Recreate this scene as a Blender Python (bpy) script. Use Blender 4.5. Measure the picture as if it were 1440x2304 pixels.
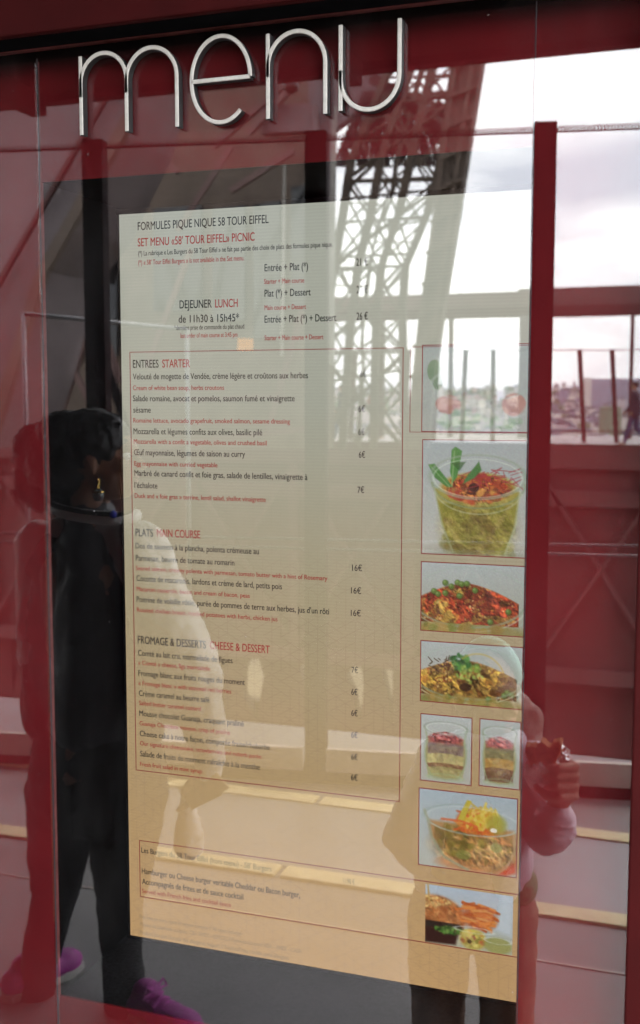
import bpy, bmesh, math, random
import numpy as np
from mathutils import Vector, Matrix
R = math.radians
for o in list(bpy.data.objects): bpy.data.objects.remove(o)
SC = bpy.context.scene
COL = SC.collection
rng = random.Random(58)

# ------------------------------------------------------------------ camera, world, sun, exposure
EXPOSURE = 3.35
F, YAW, PITCH, ROLL = 2500.0, 0.3312, 0.0958, 0.0013
CAM = np.array([0.9056, -1.6312, 1.6032])
cy_, sy_, cp_, sp_, cr_, sr_ = (math.cos(YAW), math.sin(YAW), math.cos(PITCH), math.sin(PITCH), math.cos(ROLL), math.sin(ROLL))
FWD = np.array([-sy_*cp_, cy_*cp_, -sp_]); _r = np.array([cy_, sy_, 0.0]); _u = np.cross(_r, FWD)
RIGHT = cr_*_r + sr_*_u; UP = -sr_*_r + cr_*_u
cam_d = bpy.data.cameras.new('camera'); cam = bpy.data.objects.new('camera', cam_d); COL.objects.link(cam)
cam_d.sensor_fit = 'VERTICAL'; cam_d.sensor_height = 36.0; cam_d.sensor_width = 36.0
cam_d.lens = F/2304*36; cam_d.clip_start = 0.02; cam_d.clip_end = 40000
cam.matrix_world = Matrix(((RIGHT[0], UP[0], -FWD[0], CAM[0]), (RIGHT[1], UP[1], -FWD[1], CAM[1]), (RIGHT[2], UP[2], -FWD[2], CAM[2]), (0, 0, 0, 1)))
cam_d.dof.use_dof = True; cam_d.dof.focus_distance = 1.72; cam_d.dof.aperture_fstop = 6.3
SC.camera = cam

W = bpy.data.worlds.new('World'); SC.world = W; W.use_nodes = True
SUN_EL, SUN_AZ = 58.0, 150.0          # azimuth clockwise from +y; the sun stands out beyond the railing
nt = W.node_tree; nt.nodes.clear()
def N(nt, t, **k):
    n = nt.nodes.new(t)
    for a, v in k.items(): setattr(n, a, v)
    return n
def L(nt, a, b): nt.links.new(a, b)
wo = N(nt, 'ShaderNodeOutputWorld'); bg = N(nt, 'ShaderNodeBackground'); bg.inputs['Strength'].default_value = 0.1
sky = N(nt, 'ShaderNodeTexSky', sky_type='NISHITA'); sky.sun_disc = False
sky.sun_elevation = R(SUN_EL); sky.sun_rotation = R(SUN_AZ); sky.air_density = 1.2; sky.dust_density = 2.5
tcw = N(nt, 'ShaderNodeTexCoord'); mpw = N(nt, 'ShaderNodeMapping'); mpw.inputs['Scale'].default_value = (1.0, 1.0, 3.2)
nz = N(nt, 'ShaderNodeTexNoise'); nz.inputs['Scale'].default_value = 4.5; nz.inputs['Detail'].default_value = 7; nz.inputs['Roughness'].default_value = 0.55
cr = N(nt, 'ShaderNodeValToRGB'); cr.color_ramp.elements[0].position = 0.38; cr.color_ramp.elements[1].position = 0.60
cr.color_ramp.elements[0].color = (6.6, 6.6, 7.3, 1); cr.color_ramp.elements[1].color = (11.6, 11.5, 11.5, 1)
mxw = N(nt, 'ShaderNodeMixRGB'); mxw.inputs[0].default_value = 0.88
L(nt, tcw.outputs['Generated'], mpw.inputs[0]); L(nt, mpw.outputs[0], nz.inputs['Vector']); L(nt, nz.outputs['Fac'], cr.inputs[0])
L(nt, sky.outputs[0], mxw.inputs[1]); L(nt, cr.outputs[0], mxw.inputs[2]); L(nt, mxw.outputs[0], bg.inputs['Color']); L(nt, bg.outputs[0], wo.inputs[0])

sun_d = bpy.data.lights.new('sun', 'SUN'); sun = bpy.data.objects.new('sun', sun_d); COL.objects.link(sun)
sun_d.energy = 0.5; sun_d.angle = R(16); sun_d.color = (1.0, 0.93, 0.82)
az, el = R(SUN_AZ), R(SUN_EL)
sd = Vector((math.sin(az)*math.cos(el), math.cos(az)*math.cos(el), math.sin(el)))
sun.rotation_euler = sd.to_track_quat('Z', 'Y').to_euler(); sun.location = (2, -12, 12)

vs = SC.view_settings; vs.view_transform = 'Standard'; vs.look = 'None'; vs.exposure = EXPOSURE; vs.gamma = 1; vs.use_curve_mapping = False
SC.render.engine = 'CYCLES'
cyc = SC.cycles; cyc.max_bounces = 10; cyc.diffuse_bounces = 4; cyc.glossy_bounces = 6; cyc.transparent_max_bounces = 24; cyc.transmission_bounces = 6
cyc.caustics_reflective = False; cyc.caustics_refractive = False; cyc.sample_clamp_indirect = 6.0
cyc.use_adaptive_sampling = False; cyc.use_denoising = True; cyc.denoising_input_passes = 'RGB_ALBEDO_NORMAL'
try: cyc.denoiser = 'OPENIMAGEDENOISE'
except Exception: pass

# ------------------------------------------------------------------ measuring helpers (a sight line cut by a plane of known depth)
GY = -0.215                            # front face of the glass; things outdoors stand at y < GY
def _ray(px, py): return (px-720)/F*RIGHT - (py-1152)/F*UP + FWD
def pl(px, py, y):                     # point on a plane y = const of the cabinet
    d = _ray(px, py); t = (y-CAM[1])/d[1]; return Vector(CAM + t*d)
def at(px, py, yv):                    # point seen mirrored in the glass, yv metres deep: its real place outdoors
    v = pl(px, py, yv); return Vector((v.x, 2*GY-v.y, v.z))
def onfloor(px, py, z=0.0):
    d = _ray(px, py); t = (z-CAM[2])/d[2]; v = CAM + t*d; return Vector((v[0], 2*GY-v[1], v[2]))

# ------------------------------------------------------------------ materials
def s2l(c):
    c = np.asarray(c, float)/255.0
    return np.where(c <= 0.04045, c/12.92, ((c+0.055)/1.055)**2.4)
def mat(name, col, rough=0.5, metal=0.0, var=0.15, scale=8.0, bump=0.0, bscale=60.0, spec=0.5, coat=0.0, rvar=0.0):
    m = bpy.data.materials.new(name); m.use_nodes = True; t = m.node_tree; b = t.nodes['Principled BSDF']
    b.inputs['Roughness'].default_value = rough; b.inputs['Metallic'].default_value = metal
    b.inputs['Specular IOR Level'].default_value = spec; b.inputs['Coat Weight'].default_value = coat
    tc = N(t, 'ShaderNodeTexCoord'); n = N(t, 'ShaderNodeTexNoise'); n.inputs['Scale'].default_value = scale; n.inputs['Detail'].default_value = 6
    L(t, tc.outputs['Object'], n.inputs['Vector'])
    r = N(t, 'ShaderNodeValToRGB'); r.color_ramp.elements[0].position = 0.3; r.color_ramp.elements[1].position = 0.7
    r.color_ramp.elements[0].color = (*[c*(1-var) for c in col], 1); r.color_ramp.elements[1].color = (*[min(1, c*(1+var)) for c in col], 1)
    L(t, n.outputs['Fac'], r.inputs[0]); L(t, r.outputs[0], b.inputs['Base Color'])
    if rvar:
        mr = N(t, 'ShaderNodeMapRange'); mr.inputs[3].default_value = max(0.02, rough-rvar); mr.inputs[4].default_value = min(1, rough+rvar)
        L(t, n.outputs['Fac'], mr.inputs[0]); L(t, mr.outputs[0], b.inputs['Roughness'])
    if bump:
        n2 = N(t, 'ShaderNodeTexNoise'); n2.inputs['Scale'].default_value = bscale; n2.inputs['Detail'].default_value = 4
        L(t, tc.outputs['Object'], n2.inputs['Vector'])
        bp = N(t, 'ShaderNodeBump'); bp.inputs['Strength'].default_value = bump; bp.inputs['Distance'].default_value = 0.01
        L(t, n2.outputs['Fac'], bp.inputs['Height']); L(t, bp.outputs[0], b.inputs['Normal'])
    return m
DISP = 2.0**(-EXPOSURE)                # a lit screen: its picture values are display values
def lit(t, o, socket, col=None, gain=1.0):
    e = N(t, 'ShaderNodeEmission'); d = N(t, 'ShaderNodeBsdfDiffuse'); s = N(t, 'ShaderNodeAddShader'); k = N(t, 'ShaderNodeVectorMath', operation='SCALE'); k.inputs['Scale'].default_value = 0.10
    e.inputs[1].default_value = DISP*gain
    if socket is None: e.inputs[0].default_value = (*col, 1); k.inputs[0].default_value = tuple(col)
    else: L(t, socket, e.inputs[0]); L(t, socket, k.inputs[0])
    L(t, k.outputs[0], d.inputs[0]); L(t, e.outputs[0], s.inputs[0]); L(t, d.outputs[0], s.inputs[1]); L(t, s.outputs[0], o.inputs[0])
def emis(name, col):
    m = bpy.data.materials.new(name); m.use_nodes = True; t = m.node_tree; t.nodes.clear()
    o = N(t, 'ShaderNodeOutputMaterial'); lit(t, o, None, col); return m
def emis_attr(name, gain=1.0):
    m = bpy.data.materials.new(name); m.use_nodes = True; t = m.node_tree; t.nodes.clear()
    o = N(t, 'ShaderNodeOutputMaterial'); a = N(t, 'ShaderNodeVertexColor', layer_name='Col'); lit(t, o, a.outputs[0], gain=gain); return m

M = {}
M['panel_red'] = mat('red_lacquer', (0.074, 0.0056, 0.0072), 0.75, var=0.08, scale=3, spec=0.03)
M['frame_red'] = mat('dark_red_paint', (0.024, 0.0012, 0.0014), 0.6, var=0.12, scale=14, bump=0.03, bscale=400, spec=0.08)
M['wall_red'] = mat('facade_red_paint', (0.10, 0.02, 0.018), 0.6, var=0.15, scale=2)
M['black'] = mat('black_lining', (0.0035, 0.0035, 0.004), 0.8, var=0.3, scale=30, spec=0.01)
M['black_dust'] = mat('dusty_black_lining', (0.007, 0.007, 0.008), 0.8, var=0.6, scale=160, spec=0.02)
M['edge'] = mat('pale_cut_edge', (0.10, 0.03, 0.03), 0.7, var=0.25, scale=60, spec=0.1)
M['seam'] = mat('joint_gasket', (0.01, 0.008, 0.012), 0.7)
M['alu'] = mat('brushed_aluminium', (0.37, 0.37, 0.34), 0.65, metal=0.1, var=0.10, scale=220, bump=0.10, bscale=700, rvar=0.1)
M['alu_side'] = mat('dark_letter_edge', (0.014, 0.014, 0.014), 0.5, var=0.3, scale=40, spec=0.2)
M['floor'] = mat('grey_deck_coating', (0.23, 0.220, 0.220), 0.62, var=0.16, scale=2.2, bump=0.12, bscale=160, spec=0.35, rvar=0.1)
M['floor_smooth'] = mat('pale_grey_deck_plate', (0.245, 0.245, 0.25), 0.33, var=0.12, scale=3.5, bump=0.05, bscale=220, rvar=0.12)
M['strip'] = mat('cream_floor_strip', (0.68, 0.58, 0.34), 0.5, var=0.12, scale=16, bump=0.03, bscale=90)
M['cream'] = mat('cream_paint', (0.55, 0.47, 0.42), 0.5, var=0.14, scale=5)
M['tower'] = mat('tower_brown_paint', (0.13, 0.10, 0.082), 0.7, var=0.25, scale=1.5, spec=0.15)
M['tower_pale'] = mat('pale_brown_paint', (0.135, 0.11, 0.115), 0.75, var=0.25, scale=1.2)
M['tower_red'] = mat('dark_red_brown_paint', (0.060, 0.020, 0.018), 0.7, var=0.25, scale=1.0)
M['post'] = mat('dark_post_paint', (0.010, 0.008, 0.008), 0.7, var=0.2, scale=5, spec=0.08)
M['soffit'] = mat('dark_canopy_soffit', (0.020, 0.008, 0.009), 0.85, var=0.25, scale=1.5, spec=0.05)
M['steel'] = mat('weathered_steel', (0.20, 0.20, 0.21), 0.4, metal=0.6, var=0.2, scale=30)
M['pale_deck'] = mat('far_deck_concrete', (0.40, 0.37, 0.36), 0.8, var=0.15, scale=0.6)
M['ground'] = mat('park_ground', (0.14, 0.108, 0.06), 0.9, var=0.4, scale=0.02)
M['hair'] = mat('black_hair', (0.010, 0.008, 0.007), 0.45, var=0.4, scale=60, bump=0.5, bscale=90)
M['skin'] = mat('brown_skin', (0.30, 0.15, 0.095), 0.5, var=0.08, scale=20)
M['skin_pale'] = mat('fair_skin', (0.48, 0.27, 0.20), 0.5, var=0.08, scale=20)
M['satin'] = mat('pale_satin', (0.55, 0.545, 0.54), 0.34, var=0.06, scale=12, bump=0.08, bscale=40)
M['jacket'] = mat('dark_jacket', (0.030, 0.030, 0.036), 0.42, var=0.15, scale=12, bump=0.08, bscale=40, spec=0.3)
M['trousers'] = mat('black_trousers', (0.008, 0.008, 0.009), 0.8, var=0.3, scale=30)
M['lace'] = mat('pink_lace', (0.55, 0.10, 0.44), 0.7)
M['pink'] = mat('magenta_shoe', (0.36, 0.035, 0.27), 0.55, var=0.2, scale=40)
M['lilac'] = mat('lilac_coat', (0.68, 0.62, 0.70), 0.5, var=0.08, scale=10, bump=0.1, bscale=50)
M['tan'] = mat('tan_trousers', (0.22, 0.12, 0.075), 0.8, var=0.2, scale=20)
M['mint'] = mat('mint_knit', (0.42, 0.72, 0.60), 0.8, var=0.1, scale=60, bump=0.4, bscale=200)
M['bread'] = mat('brown_bread', (0.45, 0.19, 0.07), 0.8, var=0.45, scale=60, bump=0.8, bscale=140)
M['foil'] = mat('crumpled_foil', (0.95, 0.95, 0.96), 0.08, metal=1.0, var=0.05, bump=1.0, bscale=70)
M['white_bag'] = mat('white_plastic', (0.75, 0.75, 0.74), 0.35, var=0.06, scale=20, bump=0.3, bscale=60)
M['gold'] = mat('gilt_metal', (0.75, 0.52, 0.16), 0.25, metal=1.0, var=0.1)
M['pearl'] = mat('grey_bead', (0.22, 0.25, 0.26), 0.15, var=0.5, scale=120)
M['blue'] = mat('blue_bead', (0.01, 0.03, 0.5), 0.25)
M['eye'] = mat('eye_white', (0.7, 0.7, 0.68), 0.2); M['iris'] = mat('dark_iris', (0.02, 0.012, 0.008), 0.2)
M['lip'] = mat('lip', (0.32, 0.09, 0.08), 0.45)
M['coat_dark'] = mat('dark_coat', (0.03, 0.025, 0.04), 0.8); M['coat_blue'] = mat('blue_coat', (0.05, 0.07, 0.14), 0.8)
M['coat_red'] = mat('red_coat', (0.25, 0.03, 0.03), 0.8); M['jeans'] = mat('blue_jeans', (0.04, 0.05, 0.10), 0.85)
M['green'] = mat('green_print_cloth', (0.10, 0.20, 0.10), 0.7, var=0.5, scale=60)
M['mullion'] = mat('pale_mullion', (0.42, 0.42, 0.39), 0.35, var=0.08)
M['win'] = mat('dark_window', (0.03, 0.032, 0.035), 0.08, var=0.2)
M['lamp'] = mat('dark_globe', (0.02, 0.012, 0.012), 0.3)

def glass_mat():
    m = bpy.data.materials.new('clear_glass'); m.use_nodes = True; t = m.node_tree; t.nodes.clear()
    o = N(t, 'ShaderNodeOutputMaterial'); mx = N(t, 'ShaderNodeMixShader'); tr = N(t, 'ShaderNodeBsdfTransparent'); gl = N(t, 'ShaderNodeBsdfGlossy')
    tr.inputs[0].default_value = (0.975, 0.985, 0.98, 1); gl.inputs['Roughness'].default_value = 0.0
    lw = N(t, 'ShaderNodeLayerWeight'); lw.inputs[0].default_value = 0.5
    p = N(t, 'ShaderNodeMath', operation='POWER'); p.inputs[1].default_value = 5.0
    ma = N(t, 'ShaderNodeMath', operation='MULTIPLY_ADD'); ma.inputs[1].default_value = 0.6; ma.inputs[2].default_value = 0.072
    L(t, lw.outputs['Facing'], p.inputs[0]); L(t, p.outputs[0], ma.inputs[0]); L(t, ma.outputs[0], mx.inputs[0])
    L(t, tr.outputs[0], mx.inputs[1]); L(t, gl.outputs[0], mx.inputs[2])
    # dust specks and faint wiped smears on the pane
    tc = N(t, 'ShaderNodeTexCoord'); df = N(t, 'ShaderNodeBsdfDiffuse'); df.inputs[0].default_value = (0.75, 0.74, 0.72, 1); m2 = N(t, 'ShaderNodeMixShader')
    vo = N(t, 'ShaderNodeTexVoronoi'); vo.inputs['Scale'].default_value = 42; L(t, tc.outputs['Object'], vo.inputs['Vector'])
    sx_ = N(t, 'ShaderNodeSeparateColor'); L(t, vo.outputs['Color'], sx_.inputs[0])
    th = N(t, 'ShaderNodeMath', operation='MULTIPLY'); th.inputs[1].default_value = 0.045; L(t, sx_.outputs[0], th.inputs[0])
    th2 = N(t, 'ShaderNodeMath', operation='POWER'); th2.inputs[1].default_value = 1.0; L(t, th.outputs[0], th2.inputs[0])
    ls = N(t, 'ShaderNodeMath', operation='LESS_THAN'); L(t, vo.outputs['Distance'], ls.inputs[0]); L(t, th2.outputs[0], ls.inputs[1])
    gt = N(t, 'ShaderNodeMath', operation='GREATER_THAN'); gt.inputs[1].default_value = 0.72; L(t, sx_.outputs[1], gt.inputs[0])
    sp = N(t, 'ShaderNodeMath', operation='MULTIPLY'); L(t, ls.outputs[0], sp.inputs[0]); L(t, gt.outputs[0], sp.inputs[1])
    s5 = N(t, 'ShaderNodeMath', operation='MULTIPLY'); s5.inputs[1].default_value = 0.16; L(t, sp.outputs[0], s5.inputs[0])
    mp = N(t, 'ShaderNodeMapping'); mp.inputs['Scale'].default_value = (5, 5, 1.6); mp.inputs['Rotation'].default_value = (0, 0.5, 0); L(t, tc.outputs['Object'], mp.inputs[0])
    nn = N(t, 'ShaderNodeTexNoise'); nn.inputs['Scale'].default_value = 2.4; nn.inputs['Detail'].default_value = 7; nn.inputs['Roughness'].default_value = 0.65; L(t, mp.outputs[0], nn.inputs['Vector'])
    r = N(t, 'ShaderNodeMapRange'); r.inputs[1].default_value = 0.48; r.inputs[2].default_value = 0.8; r.inputs[3].default_value = 0.0; r.inputs[4].default_value = 0.0042; L(t, nn.outputs['Fac'], r.inputs[0])
    ad = N(t, 'ShaderNodeMath', operation='ADD'); L(t, s5.outputs[0], ad.inputs[0]); L(t, r.outputs[0], ad.inputs[1])
    L(t, ad.outputs[0], m2.inputs[0]); L(t, mx.outputs[0], m2.inputs[1]); L(t, df.outputs[0], m2.inputs[2]); L(t, m2.outputs[0], o.inputs[0]); return m
M['glass'] = glass_mat()

# ------------------------------------------------------------------ mesh helpers
def link(name, me, m=None, parent=None, smooth=False):
    o = bpy.data.objects.new(name, me); COL.objects.link(o)
    if m is not None and not me.materials:
        for k in (m if isinstance(m, (list, tuple)) else [m]): me.materials.append(k)
    if parent is not None: o.parent = parent; o.matrix_parent_inverse = Matrix.Translation(-parent.location)
    if smooth:
        for p in me.polygons: p.use_smooth = True
    return o
def tag(o, label, cat, group=None):
    o['label'] = label; o['category'] = cat
    if group: o['group'] = group
    return o
def thing(name, label, cat, loc=(0, 0, 0), group=None):
    o = bpy.data.objects.new(name, None); COL.objects.link(o); o.location = loc; o.empty_display_size = 0.1
    return tag(o, label, cat, group)
class MB:
    def __init__(s): s.v = []; s.f = []; s.mi = []
    def add(s, vs, fs, mi=0):
        b = len(s.v); s.v += [tuple(v) for v in vs]; s.f += [tuple(i+b for i in f) for f in fs]; s.mi += [mi]*len(fs); return s
    def box(s, a, b, mi=0):
        x0, y0, z0 = [min(p, q) for p, q in zip(a, b)]; x1, y1, z1 = [max(p, q) for p, q in zip(a, b)]
        return s.add([(x0,y0,z0),(x1,y0,z0),(x1,y1,z0),(x0,y1,z0),(x0,y0,z1),(x1,y0,z1),(x1,y1,z1),(x0,y1,z1)],
                     [(0,3,2,1),(4,5,6,7),(0,1,5,4),(1,2,6,5),(2,3,7,6),(3,0,4,7)], mi)
    def bar(s, p, q, w, d=None, mi=0, up=(0, 0, 1)):
        p, q = Vector(p), Vector(q); d = d or w; a = (q-p)
        if a.length < 1e-6: return s
        a.normalize(); u = Vector(up)
        if abs(a.dot(u)) > 0.95: u = Vector((0, 1, 0))
        x = a.cross(u).normalized(); y = x.cross(a).normalized(); vs = []
        for c in (p, q):
            for sx, sy in ((-1,-1),(1,-1),(1,1),(-1,1)): vs.append(c + x*sx*w/2 + y*sy*d/2)
        return s.add(vs, [(3,2,1,0),(4,5,6,7),(0,1,5,4),(1,2,6,5),(2,3,7,6),(3,0,4,7)], mi)
    def tube(s, pts, r, n=8, mi=0, cap=True):
        pts = [Vector(p) for p in pts]; b = len(s.v); k = len(pts); rr = r if isinstance(r, (list, tuple)) else [r]*k; prev = None
        for i, p in enumerate(pts):
            a = (pts[min(i+1, k-1)]-pts[max(i-1, 0)]).normalized()
            if prev is None: prev = a.orthogonal().normalized()
            x = (prev - a*prev.dot(a)).normalized(); y = a.cross(x); prev = x
            for j in range(n):
                t = 2*math.pi*j/n; s.v.append(tuple(p + (x*math.cos(t)+y*math.sin(t))*rr[i]))
        for i in range(k-1):
            for j in range(n):
                s.f.append((b+i*n+j, b+i*n+(j+1) % n, b+(i+1)*n+(j+1) % n, b+(i+1)*n+j)); s.mi.append(mi)
        if cap:
            s.f.append(tuple(b+j for j in reversed(range(n)))); s.mi.append(mi)
            s.f.append(tuple(b+(k-1)*n+j for j in range(n))); s.mi.append(mi)
        return s
    def prism(s, poly, d, mi=0):       # poly: 3D points of a planar outline; d: thickness vector
        n = len(poly); d = Vector(d); vs = [Vector(p) for p in poly]; vs += [p+d for p in vs]
        fs = [tuple(range(n)), tuple(reversed(range(n, 2*n)))] + [(i, i+n, (i+1) % n+n, (i+1) % n) for i in range(n)]
        return s.add(vs, fs, mi)
    def mesh(s, name, fix=False):
        me = bpy.data.meshes.new(name); me.from_pydata(s.v, [], s.f); me.update()
        if any(s.mi): me.polygons.foreach_set('material_index', s.mi)
        if fix:
            bm = bmesh.new(); bm.from_mesh(me); bmesh.ops.recalc_face_normals(bm, faces=bm.faces); bm.to_mesh(me); bm.free()
        return me
    def build(s, name, m, parent=None, smooth=False, bevel=0.0, fix=True):
        o = link(name, s.mesh(name, fix), m, parent, smooth)
        if bevel:
            b = o.modifiers.new('bevel', 'BEVEL'); b.width = bevel; b.segments = 2; b.limit_method = 'ANGLE'
        return o
def struct(o): o['kind'] = 'structure'; return o
def stuff(o, label, cat): o['kind'] = 'stuff'; o['label'] = label; o['category'] = cat; return o

# ================================================================== SETTING
# the gallery floor outside the restaurant front, the ground far below, the city
fl = MB(); fl.box((-14, -3.9, -0.30), (12, 0.6, 0.0)); struct(fl.build('floor', M['floor']))
fp = MB(); fp.box((-14, 2*GY-2.46, 0.0), (12, 2*GY-1.86, 0.005)); struct(fp.build('floor_plate', M['floor_smooth']))
for i, (a, b) in enumerate(((1.77, 1.855), (2.46, 2.545))):
    q = MB()
    xs = [-14, -8, -4.6, -1.9, -0.42, 1.6, 4, 8, 12] if i == 0 else [-14, -7.2, -3.4, -0.52, 2.2, 6, 12]
    for x0, x1 in zip(xs, xs[1:]): q.box((x0+0.012, 2*GY-b, 0.0), (x1-0.012, 2*GY-a, 0.012))
    struct(q.build('floor_strip', M['strip'], bevel=0.002))
q = MB(); q.box((-14, 2*GY-1.49, 0.0), (12, 2*GY-1.484, 0.004)); struct(q.build('floor_joint', M['cream']))
g = MB(); g.add([(-20000,-20000,-57),(20000,-20000,-57),(20000,20000,-57),(-20000,20000,-57)], [(0,1,2,3)]); struct(g.build('ground', M['ground']))
def ridge(name, yv, hs, m, z0=-57):
    q = MB(); n = len(hs); vs = []
    for i, h in enumerate(hs):
        x = -yv*1.2 + 2.4*yv*i/(n-1); vs += [(x, -yv+yv*0.25, z0), (x, -yv, z0+h), (x, -yv-yv*0.3, z0)]
    fs = []
    for i in range(n-1):
        a = 3*i; fs += [(a, a+3, a+4, a+1), (a+1, a+4, a+5, a+2)]
    q.add(vs, fs); return struct(q.build(name, m, smooth=True))
M['hill'] = mat('distant_hill', (0.45, 0.44, 0.52), 0.9, var=0.15, scale=0.002)  # hill tone paled, haze put into its colour
ridge('hills', 6500, [165+22*math.sin(i*0.7)+10*math.sin(i*2.1+1) for i in range(40)], M['hill'])
M['city'] = [mat('city_wall_a', (0.66, 0.60, 0.56), 0.9), mat('city_wall_b', (0.52, 0.47, 0.48), 0.9), mat('city_wall_c', (0.36, 0.33, 0.40), 0.9), mat('city_roof', (0.34, 0.34, 0.40), 0.8), mat('city_green', (0.20, 0.24, 0.17), 0.9)]  # building tones lightened to carry the distance haze in their colour
q = MB(); rc = random.Random(5)
for k in range(3600):
    d = 1100*math.exp(rc.random()*1.65); a = rc.uniform(-0.80, 0.35); x = d*math.tan(a); w = rc.uniform(9, 30); h = rc.uniform(12, 27)
    if rc.random() < 0.03: h = rc.uniform(34, 56); w *= 0.8
    z = -57 + (d-1100)*0.030
    mi = rc.choice((0, 0, 1, 1, 2)) if rc.random() > 0.15 else 4
    q.box((x-w/2, -d-w*0.4, z-20), (x+w/2, -d+w*0.4, z+h), mi)
    if mi != 4: q.prism([(x-w/2, -d-w*0.4, z+h), (x+w/2, -d-w*0.4, z+h), (x+w/2*0.8, -d-w*0.1, z+h+4), (x-w/2*0.8, -d-w*0.1, z+h+4)], (0, w*0.5, 0), 3)
bb = at(1385, 852, 2300); q.box((bb.x-46, bb.y-30, -57), (bb.x+70, bb.y, bb.z), 2); bb = at(1318, 850, 2300); q.box((bb.x-10, bb.y-20, -57), (bb.x+12, bb.y, bb.z), 0)
stuff(q.build('city_buildings', M['city']), 'hazy city of pale low buildings and greenery spreading to the horizon', 'city')

# the canopy over the walkway, the restaurant front around the cabinet
t = thing('canopy', 'dark red flat canopy roofing the walkway in front of the menu', 'canopy', (0, -1.8, 3.07))
q = MB(); q.box((-14, -3.62, 3.10), (1.45, 0.4, 3.34)); q.build('roof_slab', M['soffit'], t)  # right end cut short out of view so side sky lights the figures
q = MB(); q.box((-14, -3.70, 3.065), (1.45, -3.62, 3.40)); q.build('edge_beam', M['frame_red'], t, bevel=0.006)
q = MB()
for x in np.arange(-13.4, 1.4, 1.6): q.box((x-0.04, -3.62, 3.00), (x+0.04, -0.3, 3.10))
q.build('joist', M['soffit'], t)
t = thing('restaurant_front', 'dark red restaurant wall surrounding the menu cabinet', 'wall', (0, 0.2, 0))
q = MB(); q.box((-14, -0.20, 0.0), (-1.62, 0.4, 3.098)); q.box((0.96, -0.20, 0.0), (12, 0.4, 3.098)); q.box((-1.62, -0.19, 2.62), (0.96, 0.4, 3.098)); q.box((-1.62, -0.19, 0.0), (0.96, 0.4, 0.16))
q.build('wall_cladding', M['wall_red'], t)

# ================================================================== MENU CABINET
PY = -0.206                            # face of the red back-painted panel behind the glass
XL, XR, ZT, ZB = -0.012, 0.694, 1.924, 0.690
X0, X1 = -1.60, 0.836
# header: its front edge and the top of the glass
zg = pl(0, 121, GY).z
cab = thing('menu_cabinet', 'dark red glass fronted menu cabinet set in the restaurant wall', 'cabinet', (0.34, 0.1, 0))
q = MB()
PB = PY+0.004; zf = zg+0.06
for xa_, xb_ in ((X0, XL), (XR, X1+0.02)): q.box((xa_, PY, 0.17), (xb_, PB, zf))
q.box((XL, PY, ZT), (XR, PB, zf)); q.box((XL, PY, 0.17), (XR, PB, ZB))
M['panel'] = mat('red_panel_painted_shade', (0.074, 0.0056, 0.0072), 0.75, spec=0.03)
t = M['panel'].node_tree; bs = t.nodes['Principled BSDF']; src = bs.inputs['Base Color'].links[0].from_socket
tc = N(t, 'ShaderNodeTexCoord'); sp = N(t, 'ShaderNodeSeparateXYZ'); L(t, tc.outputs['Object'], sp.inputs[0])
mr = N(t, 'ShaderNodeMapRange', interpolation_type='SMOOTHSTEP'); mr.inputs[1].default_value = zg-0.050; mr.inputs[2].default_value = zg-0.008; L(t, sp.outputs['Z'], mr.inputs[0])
mx = N(t, 'ShaderNodeMixRGB'); mx.inputs[2].default_value = (0.002, 0.001, 0.001, 1); L(t, mr.outputs[0], mx.inputs[0]); L(t, src, mx.inputs[1]); L(t, mx.outputs[0], bs.inputs['Base Color'])  # soft shade under the header painted into the panel's top edge
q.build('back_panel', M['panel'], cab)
q = MB(); e = 0.0016
q.box((XL-0.0006, PY-0.0012, ZB), (XL+e, PY+0.003, ZT)); q.box((XL-0.0002, PY-0.0010, zg-0.015), (XL+0.0010, PY, ZT)); q.box((XL-0.0002, PY-0.0010, 0.2), (XL+0.0010, PY, ZB))
q.build('cut_edge', M['edge'], cab)
q = MB()
q.box((XL-0.0035, PY-0.0008, 0.2), (XL-0.0008, PY, zg-0.01)); q.box((XR+0.001, PY-0.0008, 0.2), (XR+0.0022, PY, zg-0.01))
q.build('panel_joint', M['seam'], cab)
q = MB(); D = 0.075                    # recess lining: sides, ceiling, back
q.box((XL-0.03, PB, ZB-0.02), (XL, D, ZT+0.02)); q.box((XR, PB, ZB-0.02), (XR+0.03, D, ZT+0.02)); q.box((XL, PB, ZT), (XR, D, ZT+0.02)); q.box((XL, D-0.01, ZB), (XR, D+0.02, ZT))
q.build('recess_lining', M['black'], cab)
q = MB(); q.box((XL, PB, ZB-0.03), (XR, D, ZB-0.002)); q.build('recess_floor', M['black_dust'], cab)
hy = -0.275
zh = pl(0, 83, hy).z
q = MB(); q.box((X0, hy, zh), (X1+0.12, 0.0, 2.63)); q.build('header', M['frame_red'], cab, bevel=0.004)
q = MB(); q.box((X0, hy+0.012, zg+0.004), (X1+0.02, PY+0.001, zh-0.0005)); q.build('header_reveal', M['black'], cab)
q = MB(); q.box((X0, GY-0.003, zg), (X1, GY+0.010, zg+0.0035)); q.build('glazing_bead', M['edge'], cab)
q = MB(); q.box((X1, -0.262, 0.16), (X1+0.12, -0.0, zh-0.001)); q.build('side_post', M['frame_red'], cab, bevel=0.003)
q = MB(); q.box((X0-0.1, -0.262, 0.16), (X0, 0.0, zh-0.001)); q.build('side_post', M['frame_red'], cab, bevel=0.003)
q = MB(); q.box((X0, -0.262, 0.12), (X1, 0.0, 0.168)); q.build('sill', M['frame_red'], cab, bevel=0.003)
for a, b in ((X0, XL-0.0009), (XL-0.0005, XR+0.0010), (XR+0.0014, X1)):
    q = MB(); q.box((a, GY, 0.17), (b, GY+0.0026, zg)); q.build('glass_pane', M['glass'], cab)

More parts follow.
